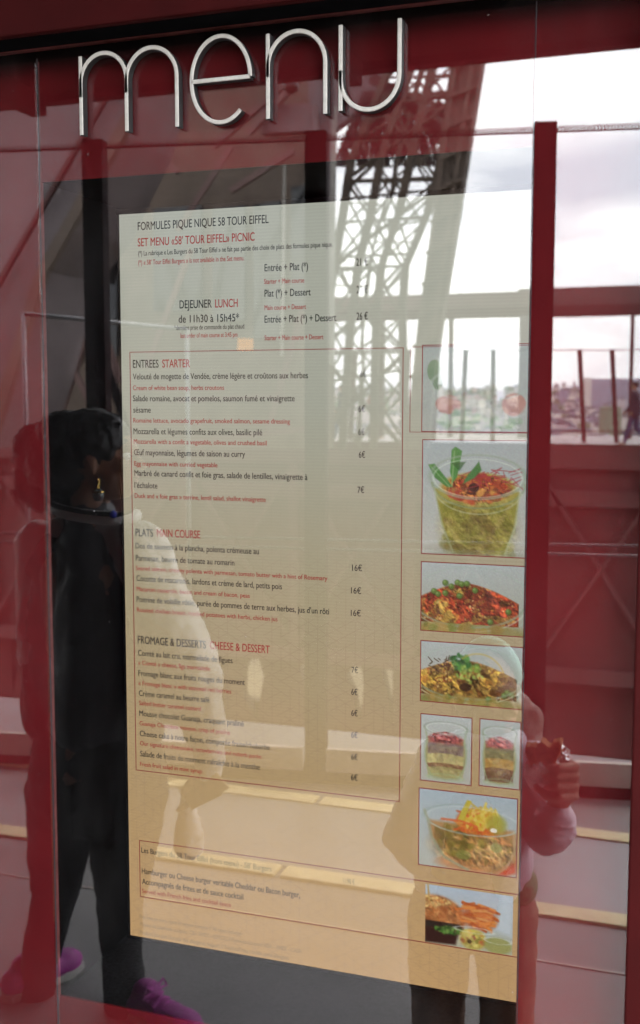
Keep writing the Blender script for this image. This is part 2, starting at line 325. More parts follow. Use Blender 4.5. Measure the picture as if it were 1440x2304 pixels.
# ---------------------------------------------------------------- metal letters on the glass
LYF = -0.229; LYB = GY-0.0008
def arc(cx, cz, rx, rz, a0, a1, n=22): return [(cx+rx*math.cos(R(a0+(a1-a0)*i/n)), cz+rz*math.sin(R(a0+(a1-a0)*i/n))) for i in range(n+1)]
def letter(strokes, w, parent):
    q = MB()
    for pts in strokes:
        n = len(pts); Lf, Rt = [], []
        for i in range(n):
            a = Vector(pts[max(i-1, 0)]); b = Vector(pts[min(i+1, n-1)]); d = (b-a).normalized(); nn = Vector((-d.y, d.x)); p = Vector(pts[i])
            Lf.append(p+nn*w/2); Rt.append(p-nn*w/2)
        vs = []; e = 0.0009
        for i in range(n):
            c = Vector(pts[i])
            for s2, y, k in ((Lf[i], LYB, 1), (Lf[i], LYF+e, 1), (Lf[i], LYF, 1-2*e/w), (Rt[i], LYF, 1-2*e/w), (Rt[i], LYF+e, 1), (Rt[i], LYB, 1)):
                r = c+(s2-c)*k; vs.append((r.x, y, r.y))
        b = len(q.v); q.v += vs
        for i in range(n-1):
            for j in range(6):
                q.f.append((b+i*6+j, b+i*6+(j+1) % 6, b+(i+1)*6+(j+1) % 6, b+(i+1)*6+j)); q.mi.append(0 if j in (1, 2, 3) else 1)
        q.f.append(tuple(b+j for j in range(6))); q.mi.append(1); q.f.append(tuple(b+(n-1)*6+j for j in range(6))); q.mi.append(1)
    return q.build('letter', [M['alu'], M['alu_side']], parent)
def lp(px, py): v = pl(px, py, LYF); return (v.x, v.z)
sign = thing('menu_sign', 'thin silver metal lettering spelling menu along the top of the glass', 'sign', (0.3, -0.23, 2.0))
SW = 0.0056
m0, m1 = lp(179, 127), lp(181, 304); mt = lp(235, 119)[1]; mm = lp(285, 296); mr = lp(398, 286)
xa, xb, xc = m0[0]+0.0005, mm[0], mr[0]; zb = m1[1]; zt = m0[1]
def hump(xl, xr, ztop, zbot, rz=None):
    rx = (xr-xl)/2; rz = rz or rx*1.05
    return arc((xl+xr)/2, ztop-rz, rx, rz, 180, 0)+[(xr, zbot)]
ztm = lp(340, 106)[1]
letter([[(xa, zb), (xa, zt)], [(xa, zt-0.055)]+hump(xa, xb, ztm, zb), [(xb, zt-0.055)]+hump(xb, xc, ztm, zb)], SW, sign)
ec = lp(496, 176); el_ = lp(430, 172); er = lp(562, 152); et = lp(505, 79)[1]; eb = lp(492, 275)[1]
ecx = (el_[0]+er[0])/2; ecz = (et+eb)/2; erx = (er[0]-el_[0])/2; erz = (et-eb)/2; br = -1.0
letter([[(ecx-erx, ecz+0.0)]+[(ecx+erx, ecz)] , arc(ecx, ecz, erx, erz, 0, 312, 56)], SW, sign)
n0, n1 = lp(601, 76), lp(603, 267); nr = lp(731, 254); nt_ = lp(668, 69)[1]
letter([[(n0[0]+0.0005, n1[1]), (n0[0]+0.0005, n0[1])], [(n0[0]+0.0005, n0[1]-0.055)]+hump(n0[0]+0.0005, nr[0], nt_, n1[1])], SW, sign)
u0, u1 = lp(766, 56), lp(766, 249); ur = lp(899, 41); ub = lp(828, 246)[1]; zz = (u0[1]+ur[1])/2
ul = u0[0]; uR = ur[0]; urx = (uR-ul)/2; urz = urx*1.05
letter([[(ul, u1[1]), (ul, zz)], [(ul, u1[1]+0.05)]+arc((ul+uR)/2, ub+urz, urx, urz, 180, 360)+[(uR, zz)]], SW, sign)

# ================================================================== MENU DISPLAY (a lit portrait screen in the recess)
SZ = 0.69; SH = 1.22; SWD = 0.686
disp = thing('menu_display', 'lit portrait menu screen with a pale page of dishes and food photos inside the cabinet', 'screen', (0.34, 0.03, SZ))
def page_mat():
    m = bpy.data.materials.new('lit_page'); m.use_nodes = True; t = m.node_tree; t.nodes.clear()
    o = N(t, 'ShaderNodeOutputMaterial')
    tc = N(t, 'ShaderNodeTexCoord'); sp = N(t, 'ShaderNodeSeparateXYZ'); L(t, tc.outputs['Object'], sp.inputs[0])
    mr = N(t, 'ShaderNodeMapRange'); mr.inputs[1].default_value = SZ; mr.inputs[2].default_value = SZ+SH; L(t, sp.outputs['Z'], mr.inputs[0])
    cr = N(t, 'ShaderNodeValToRGB'); els = cr.color_ramp.elements; els[0].position = 0.0; els[1].position = 1.0
    stops = [(0.0, PAGE[0]), (0.25, PAGE[1]), (0.5, PAGE[2]), (0.75, PAGE[3]), (1.0, PAGE[4])]
    for i, (p, c) in enumerate(stops):
        k = els[0] if i == 0 else (els[len(els)-1] if i == 4 else els.new(p)); k.color = (*s2l(c), 1)
    L(t, mr.outputs[0], cr.inputs[0])
    # printed triangle lattice: three families of thin lines, broken up by noise, fading out towards the top
    tot = None
    for ang in (90, 30, -30):
        a = R(ang); nx, nz_ = -math.sin(a), math.cos(a)
        m1 = N(t, 'ShaderNodeMath', operation='MULTIPLY'); m1.inputs[1].default_value = nx/0.0155; L(t, sp.outputs['X'], m1.inputs[0])
        m2 = N(t, 'ShaderNodeMath', operation='MULTIPLY_ADD'); m2.inputs[1].default_value = nz_/0.0155; L(t, sp.outputs['Z'], m2.inputs[0]); L(t, m1.outputs[0], m2.inputs[2])
        f = N(t, 'ShaderNodeMath', operation='PINGPONG'); f.inputs[1].default_value = 0.5; L(t, m2.outputs[0], f.inputs[0])
        l = N(t, 'ShaderNodeMath', operation='LESS_THAN'); l.inputs[1].default_value = 0.035; L(t, f.outputs[0], l.inputs[0])
        n = N(t, 'ShaderNodeTexNoise'); n.inputs['Scale'].default_value = 26+ang/20; n.inputs['Detail'].default_value = 1; L(t, tc.outputs['Object'], n.inputs['Vector'])
        g2 = N(t, 'ShaderNodeMath', operation='GREATER_THAN'); g2.inputs[1].default_value = 0.47; L(t, n.outputs['Fac'], g2.inputs[0])
        mm_ = N(t, 'ShaderNodeMath', operation='MULTIPLY'); L(t, l.outputs[0], mm_.inputs[0]); L(t, g2.outputs[0], mm_.inputs[1])
        if tot is None: tot = mm_
        else:
            mx = N(t, 'ShaderNodeMath', operation='MAXIMUM'); L(t, tot.outputs[0], mx.inputs[0]); L(t, mm_.outputs[0], mx.inputs[1]); tot = mx
    fd = N(t, 'ShaderNodeMapRange'); fd.inputs[1].default_value = SZ+0.80; fd.inputs[2].default_value = SZ+0.55; fd.inputs[3].default_value = 0.0; fd.inputs[4].default_value = 0.30; L(t, sp.outputs['Z'], fd.inputs[0])
    k = N(t, 'ShaderNodeMath', operation='MULTIPLY'); L(t, tot.outputs[0], k.inputs[0]); L(t, fd.outputs[0], k.inputs[1])
    mix = N(t, 'ShaderNodeMixRGB'); mix.inputs[2].default_value = (*s2l((138, 112, 92)), 1); L(t, k.outputs[0], mix.inputs[0]); L(t, cr.outputs[0], mix.inputs[1])
    # faint pixel-row banding of the panel
    w = N(t, 'ShaderNodeTexWave', bands_direction='Z'); w.inputs['Scale'].default_value = 62; w.inputs['Distortion'].default_value = 0.6; w.inputs['Detail'].default_value = 0; L(t, tc.outputs['Object'], w.inputs['Vector'])
    wm = N(t, 'ShaderNodeMapRange'); wm.inputs[3].default_value = 0.97; wm.inputs[4].default_value = 1.03; L(t, w.outputs['Fac'], wm.inputs[0])
    vm = N(t, 'ShaderNodeVectorMath', operation='SCALE'); L(t, mix.outputs[0], vm.inputs[0]); L(t, wm.outputs[0], vm.inputs['Scale'])
    lit(t, o, vm.outputs[0]); return m
PAGE = [(188, 150, 104), (174, 146, 106), (166, 153, 124), (166, 166, 152), (172, 174, 163)]
q = MB(); q.box((0, 0.0, SZ+0.0035), (SWD, 0.05, SZ+SH)); link('page', q.mesh('page'), page_mat(), disp)
q = MB(); q.box((-0.006, -0.0015, SZ-0.0015), (SWD+0.004, 0.055, SZ+0.003)); q.box((-0.006, 0.002, SZ), (-0.0002, 0.055, SZ+SH)); q.box((-0.006, -0.0005, SZ+SH+0.0005), (SWD+0.004, 0.055, SZ+SH+0.008))
q.build('bezel', M['black'], disp)
M['ink'] = emis('dark_ink', s2l((34, 34, 36))); M['ink_red'] = emis('red_ink', s2l((148, 30, 34))); M['ink_pale'] = emis('faded_ink', s2l((150, 126, 96)))
M['rule'] = emis('thin_red_rule', s2l((128, 40, 44)))

_tc = {}
def glyphs(s, off=0.0):
    if (s, off) in _tc: return _tc[(s, off)]
    cu = bpy.data.curves.new('t', 'FONT'); cu.body = s; cu.size = 1; cu.offset = off; cu.resolution_u = 4
    ob = bpy.data.objects.new('t', cu); COL.objects.link(ob); dg = bpy.context.evaluated_depsgraph_get()
    me = bpy.data.meshes.new_from_object(ob.evaluated_get(dg)); v = np.array([x.co[:] for x in me.vertices]).reshape(-1, 3); f = [tuple(p.vertices) for p in me.polygons]
    bpy.data.objects.remove(ob); bpy.data.curves.remove(cu); bpy.data.meshes.remove(me)
    _tc[(s, off)] = (v, f); return v, f
CAP = (lambda v: v[:, 1].max()-v[:, 1].min())(glyphs('H', 0.0)[0])
def write(q, s, x0, y0, x1, y1, cap, mi, off=0.0):
    """one printed line: baseline ends and cap height measured on the page"""
    a = pl(x0, y0, 0); b = pl(x1, y1, 0); v, f = glyphs(s, off)
    w = v[:, 0].max()-v[:, 0].min(); xm = v[:, 0].min(); k = cap/CAP
    ex = (b.x-a.x)/w; sl = (b.z-a.z)/(b.x-a.x)*0.25
    for n_, (dx, dz) in enumerate(((-0.016, 0.0), (0.016, 0.0), (0.0, 0.012))): q.add([(a.x+(p[0]-xm+dx)*ex, -0.0012-0.00012*n_, (a.z+b.z)/2+(p[1]+dz)*k) for p in v], f, mi)
K, RD = 0, 1
H1, H2, H3, H4 = 0.0130, 0.0098, 0.0076, 0.0112
SECTIONS = {
 'title': [("FORMULES PIQUE NIQUE 58 TOUR EIFFEL",311,520,605,500.6,H1,K),("SET MENU «58’ TOUR EIFFEL» PICNIC",311,556,573.5,540.5,H1,RD),
  ("(*) La rubrique « Les Burgers du 58 Tour Eiffel » ne fait pas partie des choix de plats des formules pique nique.",312,578,749,553,0.0078,K),
  ("(*) « 58’ Tour Eiffel Burgers » is not available in the Set menu.",312,598,550,584.5,0.0078,RD)],
 'set': [("Entrée + Plat (*)",596,610.6,693.5,607,H4,K),("Starter + Main course",595,638,685,637,H3,RD),("Plat (*) + Dessert",596,668,699.5,665,H4,K),("Main course + Dessert",596,698,689,695,H3,RD),
  ("Entrée + Plat (*) + Dessert",596,726,757,723,H4,K),("Starter + Main course + Dessert",596,765,728,764,H3,RD),("21 €",802,598,828,598,H4,K),("21 €",803,660,828,660,H4,K),("26 €",803,719.5,828,719.5,H4,K)],
 'hours': [("DEJEUNER",405,694,477,692.5,H1,K),("LUNCH",485,692,535.5,691,H1,RD),("de 11h30 à 15h45*",403,726.6,538.6,723,0.0122,K),
  ("*dernière prise de commande du plat chaud",393,742,550,740,0.0074,K),("last order of main course at 3:45 pm",407,759.6,535,758.6,0.0074,RD)],
 'starter': [("ENTREES",300,828,357.6,827,H1,K),("STARTER",366,827,428,826.5,H1,RD),
  ("Velouté de mogette de Vendée, crème légère et croûtons aux herbes",300,855,693.5,850,H2,K),("Cream of white bean soup, herbs croutons",300,878,505,877,H3,RD),
  ("Salade romaine, avocat et pomelos, saumon fumé et vinaigrette",300,904,663.5,902,H2,K),("sésame",301,928.5,340,928.5,H2,K),
  ("Romaine lettuce, avocado grapefruit, smoked salmon, sesame dressing",301,952,653,952,H3,RD),("Mozzarella et légumes confits aux olives, basilic pilé",301.5,977.5,590.5,978.5,H2,K),
  ("Mozzarella with a confit a vegetable, olives and crushed basil",302,999.5,600.5,1000.5,H3,RD),("Œuf mayonnaise, légumes de saison au curry",302.5,1025,552,1027,H2,K),
  ("Egg mayonnaise with curried vegetable",303,1049,490,1050,H3,RD),("Marbré de canard confit et foie gras, salade de lentilles, vinaigrette à",303.5,1072.5,692.5,1078,H2,K),
  ("l’échalote",303.5,1098,355,1099,H2,K),("Duck and « foie gras » terrine, lentil salad, shallot vinaigrette",304,1122,598.5,1127,H3,RD),
  ("6€",811,848.5,825,848.5,H2,K),("6€",807,927,822,927,H2,K),("6€",807,979,821,979,H2,K),("6€",808,1030,822,1030,H2,K),("7€",805,1109,820,1109,H2,K)],
 'main': [("PLATS",306,1206,345,1208,H1,K),("MAIN COURSE",354,1208,451,1210.5,H1,RD),("Dos de saumon à la plancha, polenta crémeuse au",306,1235,583,1245.5,H2,K),("Parmesan, beurre de tomate au romarin",306.5,1263,528,1270.5,H2,K),
  ("Seared salmon, creamy polenta with parmesan, tomato butter with a hint of Rosemary",307,1284.5,737,1304,H3,RD),("Cocotte de macaronis, lardons et crème de lard, petits pois",308,1308,635,1324.5,H2,K),
  ("Macaroni casserole, bacon and cream of bacon, peas",308.5,1330.5,562.5,1344,H3,RD),("Poitrine de volaille rôtie, purée de pommes de terre aux herbes, jus d’un rôti",308.5,1356,741,1380,H2,K),
  ("Roasted chicken breast, mashed potatoes with herbs, chicken jus",309,1377,625,1397,H3,RD),("16€",793,1284.5,815,1284.5,H2,K),("16€",790.5,1335.5,813,1335.5,H2,K),("16€",790,1386,812,1386,H2,K)],
 'dessert': [("FROMAGE & DESSERTS",311,1448,464,1458,H1,K),("CHEESE & DESSERT",473,1459,607.5,1470.5,H1,RD),("Comté au lait cru, marmelade de figues",311.5,1476,524,1490.5,H2,K),("« Comté » cheese, figs marmalade",312,1496,473,1508,H3,RD),
  ("Fromage blanc aux fruits rouges du moment",312.5,1520.5,551.5,1540.5,H2,K),("« Fromage blanc » with seasonal red berries",312.5,1542,521,1559.5,H3,RD),("Crème caramel au beurre salé",313.5,1566,472,1579.5,H2,K),
  ("Salted butter caramel custard",314,1587,452.5,1598,H3,RD),("Mousse chocolat Guanaja, craquant praliné",314.5,1611,549,1633.5,H2,K),("Guanaja Chocolate mousse, crisp of praline",315,1632,518,1652,H3,RD),
  ("Cheese cake à notre façon, compotée fraise/rhubarbe",315.5,1656,607.5,1687,H2,K),("Our signature cheesecake, strawberries and rubarb purée",316,1677,588.5,1706,H3,RD),
  ("Salade de fruits du moment rafraîchis à la menthe",316.5,1702,585,1731,H2,K),("Fresh fruit salad in mint syrup",316,1724,455,1738.5,H3,RD),
  ("7€",791.5,1514,806,1514,H2,K),("6€",791,1563.5,805,1563.5,H2,K),("6€",791,1611,805,1611,H2,K),("6€",791,1660,805,1660,H2,K),("6€",791,1709.5,805,1709.5,H2,K),("6€",790.5,1755.5,805,1755.5,H2,K)],
 'burger': [("Les Burgers du 58 Tour Eiffel (hors menu) - 58’ Burgers",319,1918,611.5,1960.5,H2,K),("Hamburger ou Cheese burger veritable Cheddar ou Bacon burger,",320,1964.5,675.5,2019.5,0.0102,K),
  ("Accompagnés de frites et de sauce cocktail",320.5,1988,548,2024,0.0102,K),("Served with French fries and cocktail sauce",320.5,2009,520,2039,H3,RD),("11,90 €",772.5,1986.5,798.5,1989,0.0085,K)],
 'legal': [("Prix nets en euro, taxes et service compris // All taxes included",315,2065.5,543.5,2104,0.0072,2),
  ("Moyens de paiements acceptés : CB – AMEX – ESPECES // Payments accepted: VISA – AMEX – CASH",316,2084,678.5,2143,0.0072,2),("Produits pouvant contenir des allergènes majeurs // Foodstuff may contain some allergens",316,2103,650,2157,0.0072,2)],
}
for sec, lines in SECTIONS.items():
    for (s, x0, y0, x1, y1, cap, mi) in lines:
        q = MB(); write(q, s, x0, y0, x1, y1, cap*0.97, 0); nm = 'price' if '€' in s else 'text_line'
        link(nm, q.mesh(nm), (M['ink'], M['ink_red'], M['ink_pale'])[mi], disp)

# thin red rules round the sections
def uz(px, py): v = pl(px, py, 0); return v.x, v.z
def rule_rect(q, u0, z0, u1, z1, w=0.0011, y=-0.0009):
    q.box((u0, y, z0-w/2), (u1, y+0.0006, z0+w/2)); q.box((u0, y, z1-w/2), (u1, y+0.0006, z1+w/2))
    q.box((u0-w/2, y+0.0001, min(z0, z1)-w/2), (u0+w/2, y+0.0007, max(z0, z1)+w/2)); q.box((u1-w/2, y+0.0001, min(z0, z1)-w/2), (u1+w/2, y+0.0007, max(z0, z1)+w/2))
q = MB()
a = uz(290, 795); b = uz(905, 780); c = uz(309, 1733); d = uz(901, 1803)
rule_rect(q, (a[0]+c[0])/2, (a[1]+b[1])/2, (b[0]+d[0])/2, (c[1]+d[1])/2)
a = uz(313, 1892); b = uz(1158, 2010); c = uz(317, 2015); d = uz(957, 2122)
rule_rect(q, (a[0]+c[0])/2, (a[1]+b[1])/2, SWD-0.002, (c[1]+d[1])/2)
a = uz(924, 781); c = uz(924, 972); rule_rect(q, a[0], a[1], SWD-0.001, c[1], 0.0009)
link('section_rule', q.mesh('section_rule'), M['rule'], disp)

# ---------------------------------------------------------------- the food photographs shown on the page
class Paint:
    def __init__(s, w, h, c0, c1, seed=1):
        s.w, s.h = w, h; s.X, s.Y = np.meshgrid((np.arange(w)+0.5)/w, (np.arange(h)+0.5)/h); s.asp = h/w
        s.im = np.array(c0, float)[None, None]*(1-s.Y[..., None])+np.array(c1, float)[None, None]*s.Y[..., None]; s.r = np.random.RandomState(seed)
    def mixm(s, m, c, a=1.0): m = np.clip(m, 0, 1)[..., None]*a; s.im = s.im*(1-m)+np.array(c, float)*m
    def d_ell(s, cx, cy, rx, ry, rot=0.0):
        ca, sa = math.cos(rot), math.sin(rot); dx = s.X-cx; dy = (s.Y-cy)*s.asp; u = dx*ca+dy*sa; v = -dx*sa+dy*ca
        return np.sqrt((u/rx)**2+(v/(ry*s.asp))**2)
    def ell(s, cx, cy, rx, ry, c, a=1.0, soft=0.12, rot=0.0): s.mixm((1-s.d_ell(cx, cy, rx, ry, rot))/soft+0.5, c, a)
    def ring(s, cx, cy, rx, ry, c, a=1.0, th=0.05, a0=None, a1=None):
        d = s.d_ell(cx, cy, rx, ry); m = 1-np.abs(d-1)/th
        if a0 is not None:
            an = np.degrees(np.arctan2(-(s.Y-cy)/ry, (s.X-cx)/rx)) % 360; m = m*((an >= a0) & (an <= a1))
        s.mixm(m, c, a)
    def poly(s, pts, c, a=1.0, soft=0.012):
        m = np.full(s.X.shape, 9.0); n = len(pts); ar = sum(pts[i][0]*pts[(i+1) % n][1]-pts[(i+1) % n][0]*pts[i][1] for i in range(n)); sg = 1 if ar > 0 else -1
        for i in range(n):
            (x0, y0), (x1, y1) = pts[i], pts[(i+1) % n]; l = math.hypot(x1-x0, y1-y0)+1e-9
            m = np.minimum(m, sg*((x1-x0)*(s.Y-y0)-(y1-y0)*(s.X-x0))/l)
        s.mixm(m/soft+0.5, c, a)
    def line(s, pts, c, w=0.01, a=1.0):
        m = np.full(s.X.shape, 9.0)
        for (x0, y0), (x1, y1) in zip(pts, pts[1:]):
            dx, dy = x1-x0, (y1-y0)*s.asp; l2 = dx*dx+dy*dy+1e-9
            tt = np.clip(((s.X-x0)*dx+(s.Y-y0)*s.asp*dy)/l2, 0, 1); m = np.minimum(m, np.hypot(s.X-x0-tt*dx, (s.Y-y0)*s.asp-tt*dy))
        s.mixm(1.3-m/w, c, a)
    def dabs(s, n, inside, pal, r0, r1, a=0.8, asp=0.7):
        k = 0; tries = 0
        while k < n and tries < n*30:
            tries += 1; x, y = s.r.rand(2)
            if not inside(x, y): continue
            c = np.array(pal[s.r.randint(len(pal))], float)*s.r.uniform(0.8, 1.15); r = s.r.uniform(r0, r1)
            s.ell(x, y, r, r*asp/s.asp, np.clip(c, 0, 255), a, 0.6, s.r.uniform(0, 3.1)); k += 1
    def fbm(s, f, o=4, seed=0):
        r = np.random.RandomState(1000+seed); out = np.zeros(s.X.shape); amp = 1.0; tot = 0
        for k in range(o):
            n = int(f*2**k)+2; g = r.rand(int(n*s.asp)+3, n+2); x = s.X*(n-1); y = s.Y*(g.shape[0]-2); xi = x.astype(int); yi = y.astype(int); fx = x-xi; fy = y-yi
            fx = fx*fx*(3-2*fx); fy = fy*fy*(3-2*fy)
            out += amp*((g[yi, xi]*(1-fx)+g[yi, xi+1]*fx)*(1-fy)+(g[yi+1, xi]*(1-fx)+g[yi+1, xi+1]*fx)*fy); tot += amp; amp *= 0.62
        return out/tot
    def food(s, m, pal, f=9, seed=0, a=0.9, sh=1.0):
        n = s.fbm(f, 4, seed); lo, hi = np.percentile(n, 6), np.percentile(n, 94); u = np.clip((n-lo)/(hi-lo), 0, 0.999)*(len(pal)-1); i = u.astype(int); fr = np.clip((u-i-0.25)/0.5, 0, 1)[..., None]
        P = np.array(pal, float); c = P[i]*(1-fr)+P[np.minimum(i+1, len(pal)-1)]*fr; k = s.fbm(f*2.2, 4, seed+7); k = (k-k.mean())/k.std()
        gy, gx = np.gradient(s.fbm(f*1.6, 4, seed+13)); e = (gx-gy*1.2); e = e/(e.std()+1e-9); c = c*np.clip(0.92+sh*(0.13*k+0.20*e), 0.25, 1.75)[..., None]
        mm = np.clip(m, 0, 1)[..., None]*a; s.im = s.im*(1-mm)+np.clip(c, 0, 255)*mm
        sp = np.clip((e-2.0)*0.5, 0, 1)[..., None]*mm*0.5; s.im = s.im*(1-sp)+np.array((236, 214, 168.))*sp
    def mell(s, cx, cy, rx, ry, soft=0.12): return np.clip((1-s.d_ell(cx, cy, rx, ry))/soft+0.5, 0, 1)
    def grain(s, a=5): s.im = np.clip(s.im+s.r.normal(0, a, s.im.shape[:2])[..., None]+s.r.normal(0, a*0.5, s.im.shape), 0, 255)
GL = (150, 168, 152); GLd = (96, 116, 96); BG0, BG1 = (150, 160, 158), (172, 166, 150)
def inell(cx, cy, rx, ry): return lambda x, y: ((x-cx)/rx)**2+((y-cy)/ry)**2 < 1
def pic_tomato(w, h):
    p = Paint(w, h, (146, 158, 156), (150, 150, 140), 11)
    p.ell(0.54, 0.52, 0.40, 0.42, (154, 162, 156), 0.5, 0.5); p.ell(0.12, 0.30, 0.07, 0.13, (70, 110, 60)); p.ell(0.15, 0.42, 0.05, 0.10, (58, 96, 52))
    p.dabs(160, inell(0.56, 0.66, 0.36, 0.2), [(170, 165, 140), (120, 128, 92), (150, 110, 96), (190, 180, 160), (96, 110, 84)], 0.02, 0.05, 0.6)
    p.ell(0.25, 0.69, 0.12, 0.11, (168, 74, 54)); p.ell(0.24, 0.66, 0.07, 0.04, (196, 120, 96), 0.7); p.ell(0.86, 0.69, 0.11, 0.13, (176, 76, 52)); p.ell(0.85, 0.66, 0.06, 0.05, (204, 120, 92), 0.7)
    p.dabs(60, inell(0.36, 0.86, 0.2, 0.1), [(96, 140, 84), (130, 160, 110)], 0.015, 0.04, 0.6); p.dabs(40, inell(0.75, 0.9, 0.2, 0.07), [(96, 140, 84), (140, 170, 120)], 0.015, 0.03, 0.6)
    p.ring(0.55, 0.45, 0.46, 0.20, GL, 0.7, 0.06); p.ring(0.55, 0.60, 0.44, 0.36, GL, 0.6, 0.04, 180, 360); p.im = p.im*0.55+np.array((150., 158, 152))*0.45; return p  # last step mixes the sky reflection's pale wash into the picture
def pic_puree(w, h):
    p = Paint(w, h, (150, 160, 160), (176, 172, 160), 3)
    body = [(0.12, 0.42), (0.93, 0.44), (0.90, 0.70), (0.80, 0.98), (0.30, 0.98), (0.19, 0.72)]
    p.ell(0.54, 1.0, 0.5, 0.10, (140, 140, 122), 0.7, 0.6)
    p.poly(body, (140, 132, 50)); p.poly([(0.24, 0.52), (0.42, 0.52), (0.42, 0.98), (0.32, 0.98)], (112, 112, 34), 0.6, 0.08); p.poly([(0.66, 0.5), (0.86, 0.5), (0.78, 0.98), (0.66, 0.98)], (158, 146, 58), 0.6, 0.08)
    p.dabs(150, lambda x, y: 0.22 < x < 0.86 and 0.52 < y < 0.97, [(120, 118, 34), (160, 150, 66), (96, 96, 30), (150, 110, 60), (134, 126, 40)], 0.02, 0.07, 0.35)
    p.dabs(26, lambda x, y: 0.36 < x < 0.68 and 0.64 < y < 0.95, [(140, 92, 56), (88, 84, 30)], 0.03, 0.07, 0.4)
    p.ell(0.54, 0.42, 0.36, 0.14, (166, 148, 54), 1, 0.2); p.line([(0.2, 0.54), (0.5, 0.57), (0.86, 0.54)], (176, 168, 96), 0.012, 0.6)
    p.food(p.mell(0.54, 0.75, 0.34, 0.30, 0.5), [(112, 108, 30), (150, 138, 56), (128, 116, 38), (168, 152, 70), (120, 92, 40)], 5, 4, 0.55, 0.6); p.food(p.mell(0.54, 0.42, 0.31, 0.115, 0.3), [(140, 36, 22), (176, 70, 30), (110, 40, 20), (190, 110, 44), (150, 50, 26)], 12, 5, 0.95, 1.2)
    p.dabs(50, inell(0.54, 0.42, 0.30, 0.12), [(166, 58, 30), (140, 40, 26), (186, 96, 40), (110, 50, 24), (190, 130, 50)], 0.02, 0.05, 0.8)
    p.ell(0.5, 0.41, 0.05, 0.04, (52, 26, 22), 0.9); p.ell(0.36, 0.50, 0.06, 0.03, (150, 50, 26), 0.8); p.ell(0.70, 0.5, 0.06, 0.03, (128, 70, 30), 0.7)
    for k in range(26):
        x = p.r.uniform(0.42, 0.85); y = p.r.uniform(0.27, 0.38); p.line([(x, y), (x+p.r.uniform(-.12, .12), y+p.r.uniform(-.05, .05)), (x+p.r.uniform(-.2, .2), y+p.r.uniform(-.03, .07))], (158, 44, 50), 0.005, 0.7)
    p.poly([(0.06, 0.22), (0.12, 0.21), (0.24, 0.34), (0.30, 0.41), (0.24, 0.41), (0.12, 0.33)], (70, 122, 58)); p.poly([(0.22, 0.14), (0.32, 0.06), (0.44, 0.13), (0.42, 0.22), (0.34, 0.32), (0.32, 0.42), (0.26, 0.42), (0.27, 0.28)], (72, 128, 60)); p.poly([(0.42, 0.33), (0.46, 0.24), (0.54, 0.17), (0.57, 0.26), (0.50, 0.33), (0.36, 0.40)], (66, 114, 56))
    p.line([(0.31, 0.1), (0.29, 0.40)], (128, 164, 96), 0.008, 0.8); p.line([(0.08, 0.23), (0.27, 0.41)], (120, 158, 92), 0.007, 0.7); p.poly([(0.28, 0.20), (0.42, 0.19), (0.36, 0.27)], (40, 84, 36), 0.7)
    p.ring(0.53, 0.32, 0.45, 0.19, (136, 152, 128), 0.75, 0.07); p.ring(0.53, 0.33, 0.42, 0.165, (196, 204, 186), 0.55, 0.04); p.ring(0.54, 0.37, 0.44, 0.22, (122, 140, 100), 0.7, 0.05, 180, 360); p.ring(0.54, 0.41, 0.42, 0.23, (178, 188, 158), 0.5, 0.04, 190, 350)
    p.line([(0.12, 0.42), (0.20, 0.74), (0.31, 0.98)], (150, 158, 120), 0.012, 0.6); p.line([(0.93, 0.44), (0.89, 0.74), (0.80, 0.98)], (166, 170, 130), 0.014, 0.6); return p
